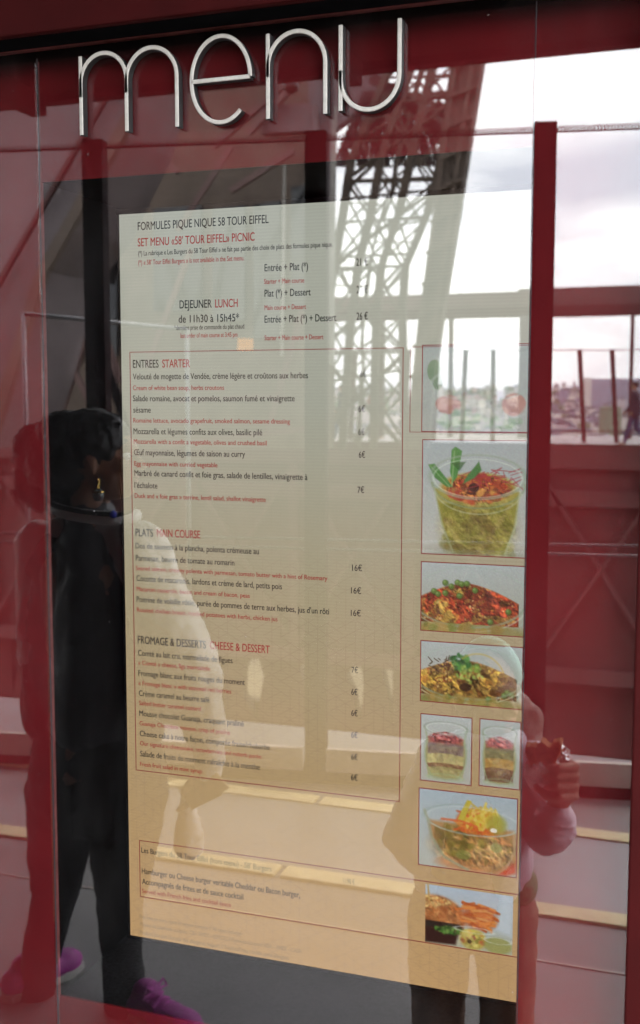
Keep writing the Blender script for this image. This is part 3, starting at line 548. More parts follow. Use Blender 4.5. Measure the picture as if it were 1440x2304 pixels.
def heap(w, h, pal, seed, peas, top, herb=False):
    p = Paint(w, h, (160, 168, 166), (150, 148, 128), seed)
    p.ring(0.5, 0.55, 0.58, 0.50, GL, 0.5, 0.03); p.ell(0.45, 1.03, 0.62, 0.22, (136, 122, 62), 0.9, 0.3)
    ins = lambda x, y: y < 0.86 and y > top+0.62*abs(x-0.45)**1.6*1.25 and x < 0.93
    yy = top+0.62*np.abs(p.X-0.45)**1.6*1.25
    p.mixm((p.Y-yy)/0.03*((p.Y < 0.88) & (p.X < 0.95)), (150, 92, 36))
    hm = np.clip((p.Y-yy)/0.03, 0, 1)*((p.Y < 0.88) & (p.X < 0.95)); p.food(hm, pal, 5, seed, 0.95, 1.0)
    p.food(hm*np.clip((p.fbm(7, 3, seed+50)-0.52)/0.04, 0, 1), [tuple(int(c*0.5) for c in k) for k in pal], 14, seed+3, 0.6)
    p.mixm(hm*np.clip((p.Y-0.70)/0.3, 0, 1), (70, 44, 14), 0.5); p.dabs(50, ins, [(214, 170, 80), (206, 130, 60), (224, 190, 120)], 0.006, 0.016, 0.6)
    for (x, y) in peas: p.ell(x+0.006, y+0.01, 0.030, 0.030/p.asp, (40, 56, 16), 0.6, 0.5); p.ell(x, y, 0.027, 0.027/p.asp, (80, 112, 40), 0.9, 0.4); p.ell(x-0.006, y-0.01, 0.012, 0.012/p.asp, (134, 158, 84), 0.6, 0.8)
    p.ring(0.46, 0.50, 0.56, 0.42, (128, 142, 116), 0.8, 0.05, 180, 350); p.ring(0.46, 0.55, 0.57, 0.43, (190, 196, 176), 0.6, 0.03, 190, 345); p.dabs(26, lambda x, y: y > 0.9 and x < 0.8, [(150, 120, 40), (96, 110, 40), (170, 130, 60)], 0.03, 0.07, 0.5)
    if herb:
        p.dabs(40, inell(0.40, 0.32, 0.10, 0.12), [(40, 96, 40), (76, 130, 52), (30, 70, 30)], 0.015, 0.035, 0.9)
        for k in range(24): x = p.r.uniform(0.08, 0.34); y = p.r.uniform(0.3, 0.42); p.line([(x, y), (x+p.r.uniform(-.05, .05), y+p.r.uniform(-.1, .02))], (62, 44, 20), 0.006, 0.8)
        p.ring(0.58, 0.60, 0.26, 0.44, (182, 150, 44), 0.7, 0.05, 20, 130); p.dabs(40, inell(0.5, 0.5, 0.14, 0.15), [(120, 150, 50), (170, 180, 80)], 0.012, 0.024, 0.8); p.ell(0.45, 0.72, 0.06, 0.07, (40, 18, 12), 0.8)
    return p
def pic_pasta(w, h): return heap(w, h, [(186, 142, 52), (196, 104, 40), (160, 50, 26), (206, 70, 34), (150, 40, 24), (190, 124, 50)], 5, [(0.24, 0.29), (0.36, 0.28), (0.40, 0.30), (0.45, 0.29), (0.53, 0.38), (0.13, 0.42), (0.17, 0.46), (0.24, 0.44), (0.38, 0.47), (0.68, 0.82), (0.85, 0.66), (0.3, 0.34)], 0.28)
def pic_chicken(w, h): return heap(w, h, [(150, 96, 32), (176, 130, 40), (196, 152, 52), (132, 72, 26), (190, 150, 60), (110, 60, 22)], 7, [(0.86, 0.75), (0.90, 0.78), (0.83, 0.80), (0.28, 0.9), (0.56, 0.36), (0.68, 0.88), (0.47, 0.42)], 0.27, True)
def pic_jar(w, h, kind):
    p = Paint(w, h, (164, 170, 166), (160, 156, 142), 21+kind); x0, x1 = (0.12, 0.88)
    p.poly([(x0, 0.36), (x1, 0.36), (x1+0.02, 0.62), (x1-0.02, 0.84), (x1-0.14, 0.95), (x0+0.14, 0.95), (x0+0.02, 0.84), (x0-0.02, 0.62)], (150, 142, 90))
    lay = [(0.34, 0.44, (150, 84, 60)), (0.44, 0.62, (112, 84, 88) if kind == 0 else (104, 92, 50)), (0.60, 0.74, (190, 174, 104) if kind == 0 else (186, 128, 46)), (0.74, 0.80, (116, 66, 40)), (0.80, 0.92, (158, 146, 80) if kind == 0 else (90, 46, 24))]
    for (a, b, c) in lay: p.poly([(x0+0.03, a), (x1-0.03, a), (x1-0.04, b), (x0+0.04, b)], c, 0.9, 0.03); p.ell(0.5, a+0.005, 0.36, 0.035, c, 0.9)
    for (x, y) in ((0.34, 0.31), (0.50, 0.29), (0.62, 0.31), (0.42, 0.36), (0.58, 0.37), (0.70, 0.36), (0.30, 0.37)): p.ell(x, y, 0.10, 0.045, (146, 50, 44)); p.ell(x-0.02, y-0.012, 0.045, 0.016, (206, 124, 110), 0.8); p.ell(x+0.03, y+0.015, 0.04, 0.015, (96, 26, 26), 0.6)
    p.dabs(50, lambda x, y: 0.18 < x < 0.82 and 0.4 < y < 0.9, [(190, 170, 110), (120, 80, 50), (90, 70, 60)], 0.02, 0.07, 0.25)
    p.food(p.mell(0.5, 0.66, 0.34, 0.24, 0.5), [(150, 132, 76), (186, 168, 104), (120, 92, 50)], 5, 30+kind, 0.3, 0.8); p.food(p.mell(0.5, 0.34, 0.31, 0.085, 0.4), [(120, 34, 32), (170, 70, 62), (200, 116, 104), (140, 44, 40)], 9, 33+kind, 0.7, 1.2); p.ring(0.5, 0.19, 0.42, 0.095, (122, 138, 116), 0.85, 0.09); p.ring(0.5, 0.20, 0.38, 0.08, (206, 212, 198), 0.6, 0.07); p.line([(0.09, 0.2), (0.12, 0.31)], (140, 152, 122), 0.02, 0.8); p.line([(0.91, 0.2), (0.88, 0.31)], (140, 152, 122), 0.02, 0.8); p.ring(0.5, 0.40, 0.40, 0.08, (120, 130, 100), 0.7, 0.09, 180, 360)
    p.line([(x0, 0.28), (x0+0.02, 0.40), (x0-0.03, 0.5), (x0-0.02, 0.7), (x0+0.1, 0.92), (0.5, 0.96), (x1-0.1, 0.92), (x1+0.02, 0.7), (x1+0.03, 0.5), (x1-0.02, 0.40), (x1, 0.28)], (140, 152, 112), 0.018, 0.8)
    p.ring(0.5, 0.93, 0.34, 0.05, (150, 170, 120), 0.6, 0.25); return p
def pic_salad(w, h):
    p = Paint(w, h, (150, 164, 172), (166, 164, 150), 31)
    p.poly([(0.10, 0.40), (1.0, 0.42), (1.0, 0.85), (0.80, 1.0), (0.50, 0.97), (0.26, 0.84), (0.13, 0.60)], (168, 120, 66), 1, 0.05)
    p.ell(0.44, 0.62, 0.24, 0.2, (120, 98, 36), 0.9, 0.4); p.ell(0.72, 0.76, 0.2, 0.16, (192, 144, 92), 0.9, 0.4); p.ell(0.5, 0.92, 0.3, 0.1, (190, 120, 70), 0.8, 0.5); p.poly([(0.80, 1.0), (0.92, 0.86), (1.0, 0.80), (1.0, 0.95), (0.9, 1.0)], (200, 66, 26), 1, 0.05)
    p.food(p.mell(0.58, 0.70, 0.44, 0.26, 0.4), [(120, 98, 36), (170, 110, 50), (186, 140, 84), (150, 120, 56), (196, 120, 60)], 6, 9, 0.7, 0.9); p.food(p.mell(0.62, 0.36, 0.2, 0.16, 0.5), [(210, 96, 26), (190, 70, 20), (220, 140, 50)], 10, 10, 0.9, 1.2)
    p.dabs(50, inell(0.42, 0.62, 0.26, 0.2), [(140, 120, 40), (104, 84, 26), (160, 110, 40), (116, 100, 40)], 0.015, 0.05, 0.6); p.ell(0.80, 0.66, 0.06, 0.06, (150, 150, 80), 0.7); p.ell(0.47, 0.80, 0.08, 0.06, (120, 126, 50), 0.6)
    p.ell(0.62, 0.36, 0.20, 0.16, (200, 90, 26), 0.9, 0.5)
    for k in range(60):
        x = p.r.uniform(0.44, 0.78); y = p.r.uniform(0.28, 0.5); c = [(206, 92, 24), (214, 120, 36), (188, 70, 20)][p.r.randint(3)]; p.line([(x, y), (x+p.r.uniform(-.1, .1), y+p.r.uniform(-.09, .05)), (x+p.r.uniform(-.14, .14), y+p.r.uniform(-.05, .08))], c, 0.009, 0.8)
    for k in range(34):
        x = p.r.uniform(0.5, 0.86); y = p.r.uniform(0.18, 0.34); p.line([(x, y+0.12), (x+p.r.uniform(-.06, .06), y+0.04), (x+p.r.uniform(-.1, .12), y-p.r.uniform(0, .1))], [(204, 168, 40), (190, 150, 30), (214, 190, 80)][p.r.randint(3)], 0.013, 0.75)
    p.poly([(0.40, 0.38), (0.44, 0.24), (0.50, 0.09), (0.55, 0.10), (0.50, 0.26), (0.46, 0.40)], (182, 160, 44)); p.ell(0.80, 0.36, 0.10, 0.12, (150, 146, 44), 0.8, 0.5); p.ell(0.77, 0.44, 0.035, 0.028, (220, 208, 186)); p.line([(0.24, 0.37), (0.44, 0.37), (0.6, 0.42)], (204, 84, 34), 0.014, 0.9)
    p.ring(0.56, 0.34, 0.50, 0.19, (130, 148, 138), 0.8, 0.05, 100, 360); p.ring(0.55, 0.36, 0.47, 0.18, (200, 208, 198), 0.5, 0.04); p.line([(0.06, 0.28), (0.10, 0.40), (0.14, 0.62), (0.27, 0.86), (0.52, 0.99)], (138, 140, 110), 0.016, 0.8); p.line([(0.97, 0.46), (0.98, 0.7), (0.9, 0.9), (0.8, 1.0)], (190, 150, 110), 0.014, 0.6); return p
def pic_burger(w, h):
    p = Paint(w, h, (160, 172, 186), (160, 160, 140), 41)
    p.poly([(0.88, 0), (1, 0), (1, 0.7), (0.80, 0.62), (0.84, 0.3)], (178, 188, 196), 0.8, 0.08); p.poly([(0.0, 0.8), (1, 0.85), (1, 1), (0, 1)], (170, 160, 130), 0.8, 0.1)
    p.ell(0.12, 0.56, 0.34, 0.38, (166, 90, 38)); p.ell(0.08, 0.38, 0.26, 0.16, (196, 132, 66), 0.8, 0.7); p.ell(0.14, 0.6, 0.2, 0.18, (178, 96, 42), 0.8, 0.7)
    p.food(p.mell(0.12, 0.52, 0.33, 0.34, 0.3), [(150, 76, 30), (190, 112, 52), (206, 142, 76), (168, 88, 36)], 5, 14, 0.8, 0.8)
    p.dabs(60, inell(0.06, 0.30, 0.26, 0.1), [(212, 170, 96), (188, 130, 66)], 0.008, 0.02, 0.8); p.dabs(40, inell(0.12, 0.58, 0.28, 0.22), [(150, 72, 28), (190, 110, 50)], 0.03, 0.07, 0.4)
    p.poly([(0, 0.62), (0.40, 0.62), (0.46, 0.70), (0.42, 0.74), (0, 0.74)], (36, 24, 18), 1, 0.03); p.poly([(0.0, 0.73), (0.40, 0.73), (0.36, 0.98), (0.0, 1.0)], (44, 18, 14), 1, 0.04); p.ell(0.30, 0.74, 0.13, 0.07, (50, 84, 24), 0.9, 0.5); p.ell(0.40, 0.74, 0.05, 0.05, (78, 30, 18), 0.9)
    p.dabs(40, inell(0.28, 0.74, 0.16, 0.06), [(60, 110, 30), (30, 60, 16), (96, 130, 50)], 0.012, 0.03, 0.8)
    p.ell(0.62, 0.46, 0.2, 0.2, (170, 70, 22), 0.9, 0.5)
    for k in range(44):
        x = p.r.uniform(0.44, 0.78); y = p.r.uniform(0.24, 0.62); an = p.r.uniform(-0.5, 0.9); l = p.r.uniform(0.05, 0.10); c = [(196, 92, 28), (214, 116, 40), (170, 66, 18), (206, 130, 60)][p.r.randint(4)]; p.line([(x-l*math.cos(an), y-l*math.sin(an)), (x+l*math.cos(an), y+l*math.sin(an))], c, 0.017, 0.95)
    p.ell(0.56, 0.84, 0.15, 0.17, (176, 150, 56), 1, 0.3); p.ell(0.55, 0.74, 0.13, 0.07, (200, 180, 70), 0.9, 0.5); p.dabs(40, inell(0.56, 0.84, 0.13, 0.14), [(190, 120, 40), (160, 60, 40), (200, 180, 90), (130, 120, 40)], 0.015, 0.04, 0.6); p.ell(0.52, 0.88, 0.025, 0.035, (60, 40, 16), 0.8)
    p.ring(0.57, 0.68, 0.22, 0.05, (206, 208, 196), 0.6, 0.2); p.ell(0.84, 0.88, 0.16, 0.14, (140, 138, 60), 0.8, 0.3); p.ring(0.84, 0.80, 0.15, 0.05, (200, 204, 190), 0.7, 0.15); p.line([(0.03, 0.0), (0.05, 0.26)], (180, 140, 60), 0.012, 0.9); return p
M['photo'] = emis_attr('shown_photo', 0.92)
def picture(quad, fn, border=True, *args):
    (x0, y0), (x1, y1), (x2, y2), (x3, y3) = quad                     # tl tr br bl
    a, b, c, d = uz(x0, y0), uz(x1, y1), uz(x2, y2), uz(x3, y3)
    u0 = (a[0]+d[0])/2; u1 = min(max(b[0], c[0]), SWD-0.0015); z1 = (a[1]+b[1])/2; z0 = (c[1]+d[1])/2
    w = int(round((u1-u0)/0.0011)); h = int(round((z1-z0)/0.0011)); p = fn(w, h, *args); p.grain(4); g_ = p.im.mean(axis=2, keepdims=True); p.im = np.clip((g_+(p.im-g_)*0.86)*1.0+12, 0, 255)
    lin = s2l(p.im); vs = [(u0+(u1-u0)*i/w, -0.0006, z1-(z1-z0)*j/h) for j in range(h+1) for i in range(w+1)]
    fs = [(j*(w+1)+i, (j+1)*(w+1)+i, (j+1)*(w+1)+i+1, j*(w+1)+i+1) for j in range(h) for i in range(w)]
    me = bpy.data.meshes.new('dish_photo'); me.from_pydata(vs, [], fs); me.update()
    pad = np.pad(lin, ((0, 1), (0, 1), (0, 0)), mode='edge'); col = np.ones(((h+1)*(w+1), 4), np.float32); col[:, :3] = pad.reshape(-1, 3)
    at_ = me.color_attributes.new('Col', 'FLOAT_COLOR', 'POINT'); at_.data.foreach_set('color', col.ravel())
    o = link('dish_photo', me, M['photo'], disp)
    if border:
        q = MB(); rule_rect(q, u0, z0, u1, z1, 0.0013); f = link('photo_border', q.mesh('photo_border'), M['rule'], o); f.matrix_parent_inverse = (disp.matrix_world).inverted() if False else Matrix.Identity(4)
    return o
picture([(950, 778), (1195, 772), (1190, 972), (950, 972)], pic_tomato)
picture([(950, 990), (1190, 991), (1183, 1254), (950, 1247)], pic_puree)
picture([(948, 1264), (1182, 1274), (1178, 1433), (947, 1418)], pic_pasta)
picture([(947, 1442), (1177, 1456), (1173, 1595), (946, 1578)], pic_chicken)
picture([(947, 1606), (1062, 1615), (1060, 1767), (946, 1755)], pic_jar, True, 0)
picture([(1080, 1618), (1172, 1624), (1167, 1776), (1078, 1768)], pic_jar, True, 1)
picture([(943, 1775), (1165, 1795), (1159, 1973), (942, 1946)], pic_salad)
picture([(957, 1990), (1155, 2015), (1152, 2150), (957, 2118)], pic_burger, False)

M['gal'] = mat('red_brown_beam', (0.13, 0.075, 0.07), 0.7, var=0.2, scale=0.8)
# ================================================================== OUTDOORS (seen mirrored in the glass)
# -------- the safety fence along the edge of the walkway: it runs at a slight angle to the front
FA = onfloor(1430, 1800); FB = onfloor(30, 1722)
fdir = Vector((FB.x-FA.x, FB.y-FA.y, 0)).normalized(); fnor = Vector((-fdir.y, fdir.x, 0));  fnor = fnor if fnor.y > 0 else -fnor
def on_fence(px, off=0.0):             # point of the fence line below picture column px
    d = _ray(px, 912); d = Vector((d[0], -d[1])); c = Vector((CAM[0], 2*GY-CAM[1])); a = Vector((FA.x, FA.y))+Vector((fnor.x, fnor.y))*off
    m = Matrix(((d.x, -fdir.x), (d.y, -fdir.y))); s = m.inverted() @ (a-c); p = a+Vector((fdir.x, fdir.y))*s[1]; return Vector((p.x, p.y, 0))
fence = thing('safety_fence', 'tall dark red safety fence with a coiled top wire along the walkway edge', 'fence', (FA.x-1, FA.y, 0))
PP = [on_fence(1214, -0.03), on_fence(712, -0.03), on_fence(222, -0.03)]
step = (PP[0]-PP[2])/2; posts = [PP[0]+step, PP[0]+step*2, PP[0]+step*3]+PP+[PP[2]-step*k for k in (1, 2, 3, 4)]
posts.sort(key=lambda p: -p.x)
_y = lambda p: 2*GY-p.y
HT = at(1232, 277, _y(PP[0])).z; HW = at(1232, 289, _y(PP[0])).z
M['fence_post'] = mat('dark_red_post', (0.016, 0.0035, 0.004), 0.7, var=0.2, scale=6, spec=0.06)
for p in posts:
    q = MB(); q.bar(p, p+Vector((0, 0, HT)), 0.075, 0.09, up=fdir); q.build('post', M['fence_post'], fence, bevel=0.004)
p0, p1 = posts[0]-fnor*0.0, posts[-1]
q = MB()
q.bar(p0+Vector((0,0,HW-0.015)), p1+Vector((0,0,HW-0.009)), 0.006)
turn = 78; n = int((p1-p0).length*turn*5); pts = []
for i in range(n+1):
    t_ = i/n; a = 2*math.pi*i/5; c = p0.lerp(p1, t_)+Vector((0, 0, HW)); pts.append(c+Vector((0, 0, math.sin(a)*0.009))+fnor*math.cos(a)*0.009)
q.tube(pts, 0.0022, 4); q.build('coiled_wire', M['post'], fence)
rb = [(a, b) for a, b in zip(posts, posts[1:])]
for a, b in rb:
    d = (b-a).normalized(); q = MB(); q.bar(a+d*0.05+Vector((0, 0, 0.105))+fnor*0.045, b-d*0.05+Vector((0, 0, 0.105))+fnor*0.045, 0.03, 0.10)
    q.build('kick_rail', M['cream'], fence, bevel=0.004)
q = MB(); q.bar(p0+Vector((0, 0, 0.03)), p1+Vector((0, 0, 0.03)), 0.09, 0.058, up=(0, 0, 1)); q.build('plinth', M['fence_post'], fence)
q = MB()
for z in (1.00, 1.04): q.bar(p0+Vector((0, 0, z)), p1+Vector((0, 0, z)), 0.010)
q.build('guide_wire', M['steel'], fence)

# a pale handrail of the stairs beyond the fence, on the left
q = MB(); a = at(52, 706, 3.9); b = at(420, 741, 4.6); q.tube([a, b], 0.013, 8)
for s in (a, b): q.tube([s, Vector((s.x, s.y, 0.0-0.3))], 0.014, 6)
o = q.build('handrail', M['steel'], smooth=True); tag(o, 'thin pale stair handrail on slim posts beyond the fence at left', 'handrail')

# -------- big tower members
def quadbar(pts, depth, m, name, parent):       # outline in the picture at one depth, given real thickness
    q = MB(); P = [at(x, y, yv) for x, y, yv in pts]; q.prism(P, (0, -depth, 0)); return q.build(name, m, parent)
legR = thing('tower_leg', 'massive slanting brown lattice leg of the tower beside the bright sky', 'tower leg', at(930, 990, 20))
quadbar([(1030, 60, 20), (1096, 60, 20), (986, 762, 20), (958, 1010, 20), (912, 1010, 20), (936, 762, 20)], 0.35, M['tower'], 'main_girder', legR)
q = MB()
for k in range(12):
    y = 150+70*k; xl = 1016-(1016-932)*(y-150)/612.0; xr = 1084-(1084-988)*(y-150)/612.0
    q.bar(at(xl, y, 19.9), at(xr, y-26, 19.9), 0.10, 0.06)
for dx in (12, 50): q.bar(at(1024+dx, 60, 19.9), at(930+dx*0.85, 762, 19.9), 0.07, 0.05)
q.build('girder_lacing', M['tower'], legR)
r2 = random.Random(12)
def LE(y): return np.interp(y, [60, 145, 360, 480, 600, 700, 760, 1010], [905, 880, 790, 772, 752, 738, 728, 700])
def RE(y): return np.interp(y, [60, 145, 412, 500, 640, 700, 1010], [1040, 1024, 985, 955, 895, 905, 912])
for yv, f in [(a, b) for a in (21, 25) for b in (0.0, 0.33, 0.66, 1.0)]:
        q = MB()
        ys = [60, 145, 260, 360, 480, 600, 700, 760, 880, 1010]
        for a, b in zip(ys, ys[1:]): q.bar(at(LE(a)+(RE(a)-LE(a))*f, a, yv), at(LE(b)+(RE(b)-LE(b))*f, b, yv), 0.16, 0.12)
        q.build('chord', M['tower'], legR)
def xface(yv, ncol, rows, w, seed):       # one face of the leg: crossed thin members between uprights and rungs
    q = MB(); r = random.Random(seed); ys = [60+(1000-60)*(k/rows)**1.08 for k in range(rows+1)]
    X_ = lambda f, y: at(LE(y)+(RE(y)-LE(y))*f+r.uniform(-7, 7), y+r.uniform(-12, 12), yv)
    for k in range(rows):
        a, b = ys[k], ys[k+1]
        q.bar(X_(0, a), X_(1, a-14), w*1.1, 0.05)
        for c in range(ncol):
            f0, f1 = c/ncol, (c+1)/ncol
            q.bar(X_(f0, a), X_(f1, b), w*r.uniform(.8, 1.3), 0.05); q.bar(X_(f1, a), X_(f0, b), w*r.uniform(.8, 1.3), 0.05)
            if r.random() < 0.6: q.bar(X_(f0, (a+b)/2), X_(f1, (a+b)/2-6), w*0.7, 0.04)
            if c: q.bar(X_(f0, a), X_(f0, b), w*r.uniform(.9, 1.6), 0.06)
    return q
xface(21, 1, 5, 0.10, 50).build('lattice_brace', M['tower'], legR)
xface(22.6, 2, 7, 0.05, 51).build('lattice_brace', M['tower'], legR)
xface(24.6, 2, 10, 0.036, 52).build('lattice_brace', M['tower'], legR)
q = MB()                                  # the dense horizontal girder band crossing the leg: plates with many small holes
ys = np.linspace(205, 372, 14)
for j in range(13):
    x0, x1 = LE(ys[j])-40, RE(ys[j])+6
    n = 46
    for k in range(n):
        if r2.random() < 0.17+0.10*math.sin(j*1.9+k*0.35): continue
        xa_ = x0+(x1-x0)*k/n; xb_ = x0+(x1-x0)*(k+1)/n; e1, e2 = r2.uniform(-2, 2), r2.uniform(-2, 2); yv = 26+r2.uniform(-.8, .8)
        q.prism([at(xa_-1, ys[j]-1+e1, yv), at(xb_+1, ys[j]-1+e2, yv), at(xb_+1, ys[j+1]+1+e2, yv), at(xa_-1, ys[j+1]+1+e1, yv)], (0, -0.1, 0))
q.build('girder_plate', M['tower_red'], legR)
q = MB()
prev = None
for k in range(14):                       # the curved arch rib in front of the upper lattice
    f = k/13; x = 838+f*180; y = 178+150*f**1.25; c = at(x, y, 21.5)
    if prev is not None: q.bar(prev, c, 0.32, 0.2)
    prev = c
q.build('arch_rib', M['tower_red'], legR)

legL = thing('tower_leg', 'broad slanting brown tower leg beyond the fence at far left, partly under the canopy', 'tower leg', at(0, 900, 9))
quadbar([(-420, 120, 9), (318, 120, 9), (272, 300, 9), (168, 520, 9), (96, 610, 9), (30, 860, 9), (-20, 1010, 9), (-420, 1010, 9)], 1.2, M['tower_pale'], 'pier_plate', legL)
q = MB(); q.bar(at(330, 60, 8.9), at(-90, 790, 8.9), 0.06, 0.05); q.bar(at(360, 120, 8.9), at(330, 215, 8.9), 0.08); q.build('pier_rib', M['tower_red'], legL)
q = MB(); q.bar(at(300, 250, 8.95), at(92, 622, 8.95), 0.09, 0.12); q.bar(at(92, 622, 8.95), at(-25, 1010, 8.95), 0.09, 0.12); q.build('edge_angle', M['tower'], legL)

# -------- the pavilion and stair tower behind the fence, left of the lattice leg
M['pav_post'] = mat('pale_pavilion_post', (0.24, 0.23, 0.21), 0.6, var=0.2, scale=2)
pav = thing('pavilion', 'brown glazed pavilion with pale mullions standing beyond the fence left of the lattice leg', 'pavilion', at(500, 1000, 17))
q = MB()
for poly in ([(60, 120), (332, 120), (340, 300), (60, 300)], [(332, 120), (386, 120), (386, 188), (352, 190), (332, 206)], [(386, 120), (716, 120), (716, 300), (386, 300)], [(334, 232), (386, 236), (386, 254), (352, 262), (336, 262)], [(338, 262), (352, 262), (372, 300), (340, 300)],
             [(60, 300), (735, 300), (735, 1010), (60, 1010)]):
    q.prism([at(x, y, 19) for x, y in poly], (0, -0.5, 0))
for k in range(5): q.bar(at(350+k*8, 254, 18.95), at(366+k*7, 300, 18.95), 0.03, 0.05)
q.build('rear_wall', M['tower'], pav)
quadbar([(586, 236, 17), (704, 232, 17), (704, 294, 17), (586, 300, 17)], 0.3, M['tower_pale'], 'roof_panel', pav)
quadbar([(690, 120, 17.5), (742, 120, 17.5), (742, 800, 17.5), (716, 800, 17.5)], 0.3, M['tower_pale'], 'corner_pillar', pav)
quadbar([(738, 100, 28), (868, 100, 28), (850, 215, 28), (738, 300, 28)], 0.4, M['tower_pale'], 'roof_block', pav)
for (x, w, ya, yb) in ((752, 10, 240, 820), (640, 5, 372, 800)):
    q = MB(); q.bar(at(x, ya, 16.6), at(x-6, yb, 16.6), w*0.0075, 0.06); q.build('mullion', M['pav_post'], pav)
for (x0, y0, x1, y1) in ((345, 470, 452, 700), (478, 470, 550, 720), (570, 460, 630, 760), (655, 420, 712, 690), (200, 610, 262, 800), (120, 650, 180, 800)):
    quadbar([(x0, y0, 18.8), (x1, y0-8, 18.8), (x1, y1, 18.8), (x0, y1, 18.8)], 0.1, M['win'], 'window', pav)
q = MB()
for (a, b, c, d, w) in ((480, 330, 640, 190, .09), (560, 300, 700, 150, .10), (300, 300, 400, 390, .07), (520, 430, 660, 340, .08), (400, 520, 520, 330, .05), (120, 980, 260, 560, .10), (150, 500, 270, 860, .10), (100, 700, 200, 900, .08), (330, 830, 430, 560, .06), (600, 980, 680, 700, .07), (400, 900, 640, 890, .07), (380, 1000, 730, 960, .08)):
    q.bar(at(a, b, 16.8), at(c, d, 16.8), w*1.2, 0.1)
q.build('diagonal_brace', M['gal'], pav)
q = MB()
for (a, b, c, d, w) in ((150, 560, 290, 980, .14), (100, 690, 176, 690, .2), (176, 640, 176, 720, .22), (106, 620, 106, 740, .14), (290, 400, 250, 640, .1), (205, 740, 270, 900, .1)):
    q.bar(at(a, b, 16.5), at(c, d, 16.5), w, 0.1)
q.build('dark_beam', M['post'], pav)
q = MB(); q.bar(at(540, 775, 16.4), at(565, 775, 16.4), 0.2); q.build('orange_sign', mat('orange_notice', (0.7, 0.3, 0.06), 0.6), pav)
o = MB(); c = at(655, 192, 15)
bm = bmesh.new(); bmesh.ops.create_uvsphere(bm, u_segments=20, v_segments=12, radius=0.13, matrix=Matrix.Translation(c)); bmesh.ops.create_cone(bm, cap_ends=True, segments=12, radius1=0.06, radius2=0.06, depth=0.5, matrix=Matrix.Translation(c+Vector((0, 0, 0.3))))
me = bpy.data.meshes.new('globe_lamp'); bm.to_mesh(me); bm.free(); tag(link('globe_lamp', me, M['lamp'], smooth=True), 'small dark globe lamp hanging in front of the pavilion roof', 'lamp')

# -------- the far side of the void: deck, girder with bracing, guard fence, roof beam on columns
dk = at(1430, 1003, 28).z
q = MB(); y0 = 2*GY-28; q.box((-45, y0-9.5, dk-0.5), (30, y0, dk)); struct(q.build('platform_deck', M['pale_deck']))
M['brace'] = mat('dim_brace_paint', (0.085, 0.038, 0.036), 0.75, var=0.2, scale=1)
gird = thing('deck_girder', 'deep dark red trussed girder under the platform across the void', 'girder', (0, y0, dk-4))
q = MB(); q.box((-45, y0, dk-0.62), (30, y0+0.12, dk+0.03)); q.box((-45, y0+0.02, dk-1.6), (30, y0+0.2, dk-1.2)); q.box((-45, y0+0.02, dk-6.3), (30, y0+0.2, dk-5.9)); q.build('flange', M['brace'], gird)
q = MB(); q.box((-45, y0-0.5, dk-6.4), (30, y0-0.1, dk-0.6)); q.build('web_plate', M['tower_red'], gird)
q = MB()
for k in range(22):
    x = -44+3.4*k; q.bar((x, y0+0.1, dk-0.6), (x+3.4, y0+0.1, dk-5.9), 0.20, 0.1); q.bar((x+3.4, y0+0.16, dk-0.6), (x, y0+0.16, dk-5.9), 0.20, 0.1); q.bar((x, y0+0.2, dk-0.6), (x, y0+0.2, dk-6), 0.26, 0.1)
q.build('cross_brace', M['brace'], gird)
low = thing('lower_structure', 'dark red tower steelwork below the platform with bright gaps to the ground', 'steelwork', (0, y0-2, -12))
q = MB(); rr = random.Random(77); x = -44.0
while x < 26:                             # plates with ragged slots: bright ground shows between them
    w = rr.uniform(0.9, 2.2); zt_ = dk-6.3; o1, o2, o3 = rr.uniform(0, .5), rr.uniform(0, .55), rr.uniform(0, .35)
    if rr.random() < 0.45: o1 = o2 = o3 = 0.0
    zs = (zt_, zt_-rr.uniform(.3, .8), zt_-rr.uniform(.9, 1.5), zt_-2.3)
    q.prism([(x-.02, y0-1.2, zs[0]), (x+w, y0-1.2, zs[0]), (x+w-o1, y0-1.2, zs[1]), (x+w-o2, y0-1.2, zs[2]), (x+w, y0-1.2, zs[3]), (x-.02, y0-1.2, zs[3]), (x+o3, y0-1.2, (zs[1]+zs[2])/2)], (0, -0.4, 0)); x += w
q.box((-45, y0-2.4, dk-60), (30, y0-1.9, dk-8.2)); q.build('plating', M['tower_red'], low)

gal = thing('far_gallery', 'long brown roof beam on columns along the platform edge across the void', 'gallery', (0, 2*GY-34, dk))
yv = 34.0
za, zb_ = at(1440, 641, yv).z, at(1440, 704, yv).z; zc = at(1000, 661, yv).z; xs_ = at(1166, 650, yv).x
q = MB(); q.box((xs_, 2*GY-yv-1.0, zb_), (30, 2*GY-yv, za)); q.box((-48, 2*GY-yv-0.9, zb_+0.02), (xs_-0.002, 2*GY-yv+0.05, zc)); q.build('roof_beam', M['gal'], gal)
q = MB(); q.box((-48, 2*GY-yv+0.06, zb_-0.05), (30, 2*GY-yv+0.14, zb_+0.28)); q.build('lower_chord', M['tower_red'], gal)
for px, w in ((1014, 0.10), (1181, 0.36), (1420, 0.10), (1560, 0.10), (860, 0.1), (1700, 0.36)):
    p = at(px, 850, yv); q = MB(); q.box((p.x-w/2, p.y-0.15, dk), (p.x+w/2, p.y+0.15, zb_)); q.build('column', M['tower_pale'] if w > 0.2 else M['tower_red'], gal)
gf = thing('guard_fence', 'row of slanting dark guard posts with a thin wire on the platform across the void', 'fence', (0, 2*GY-30, dk))
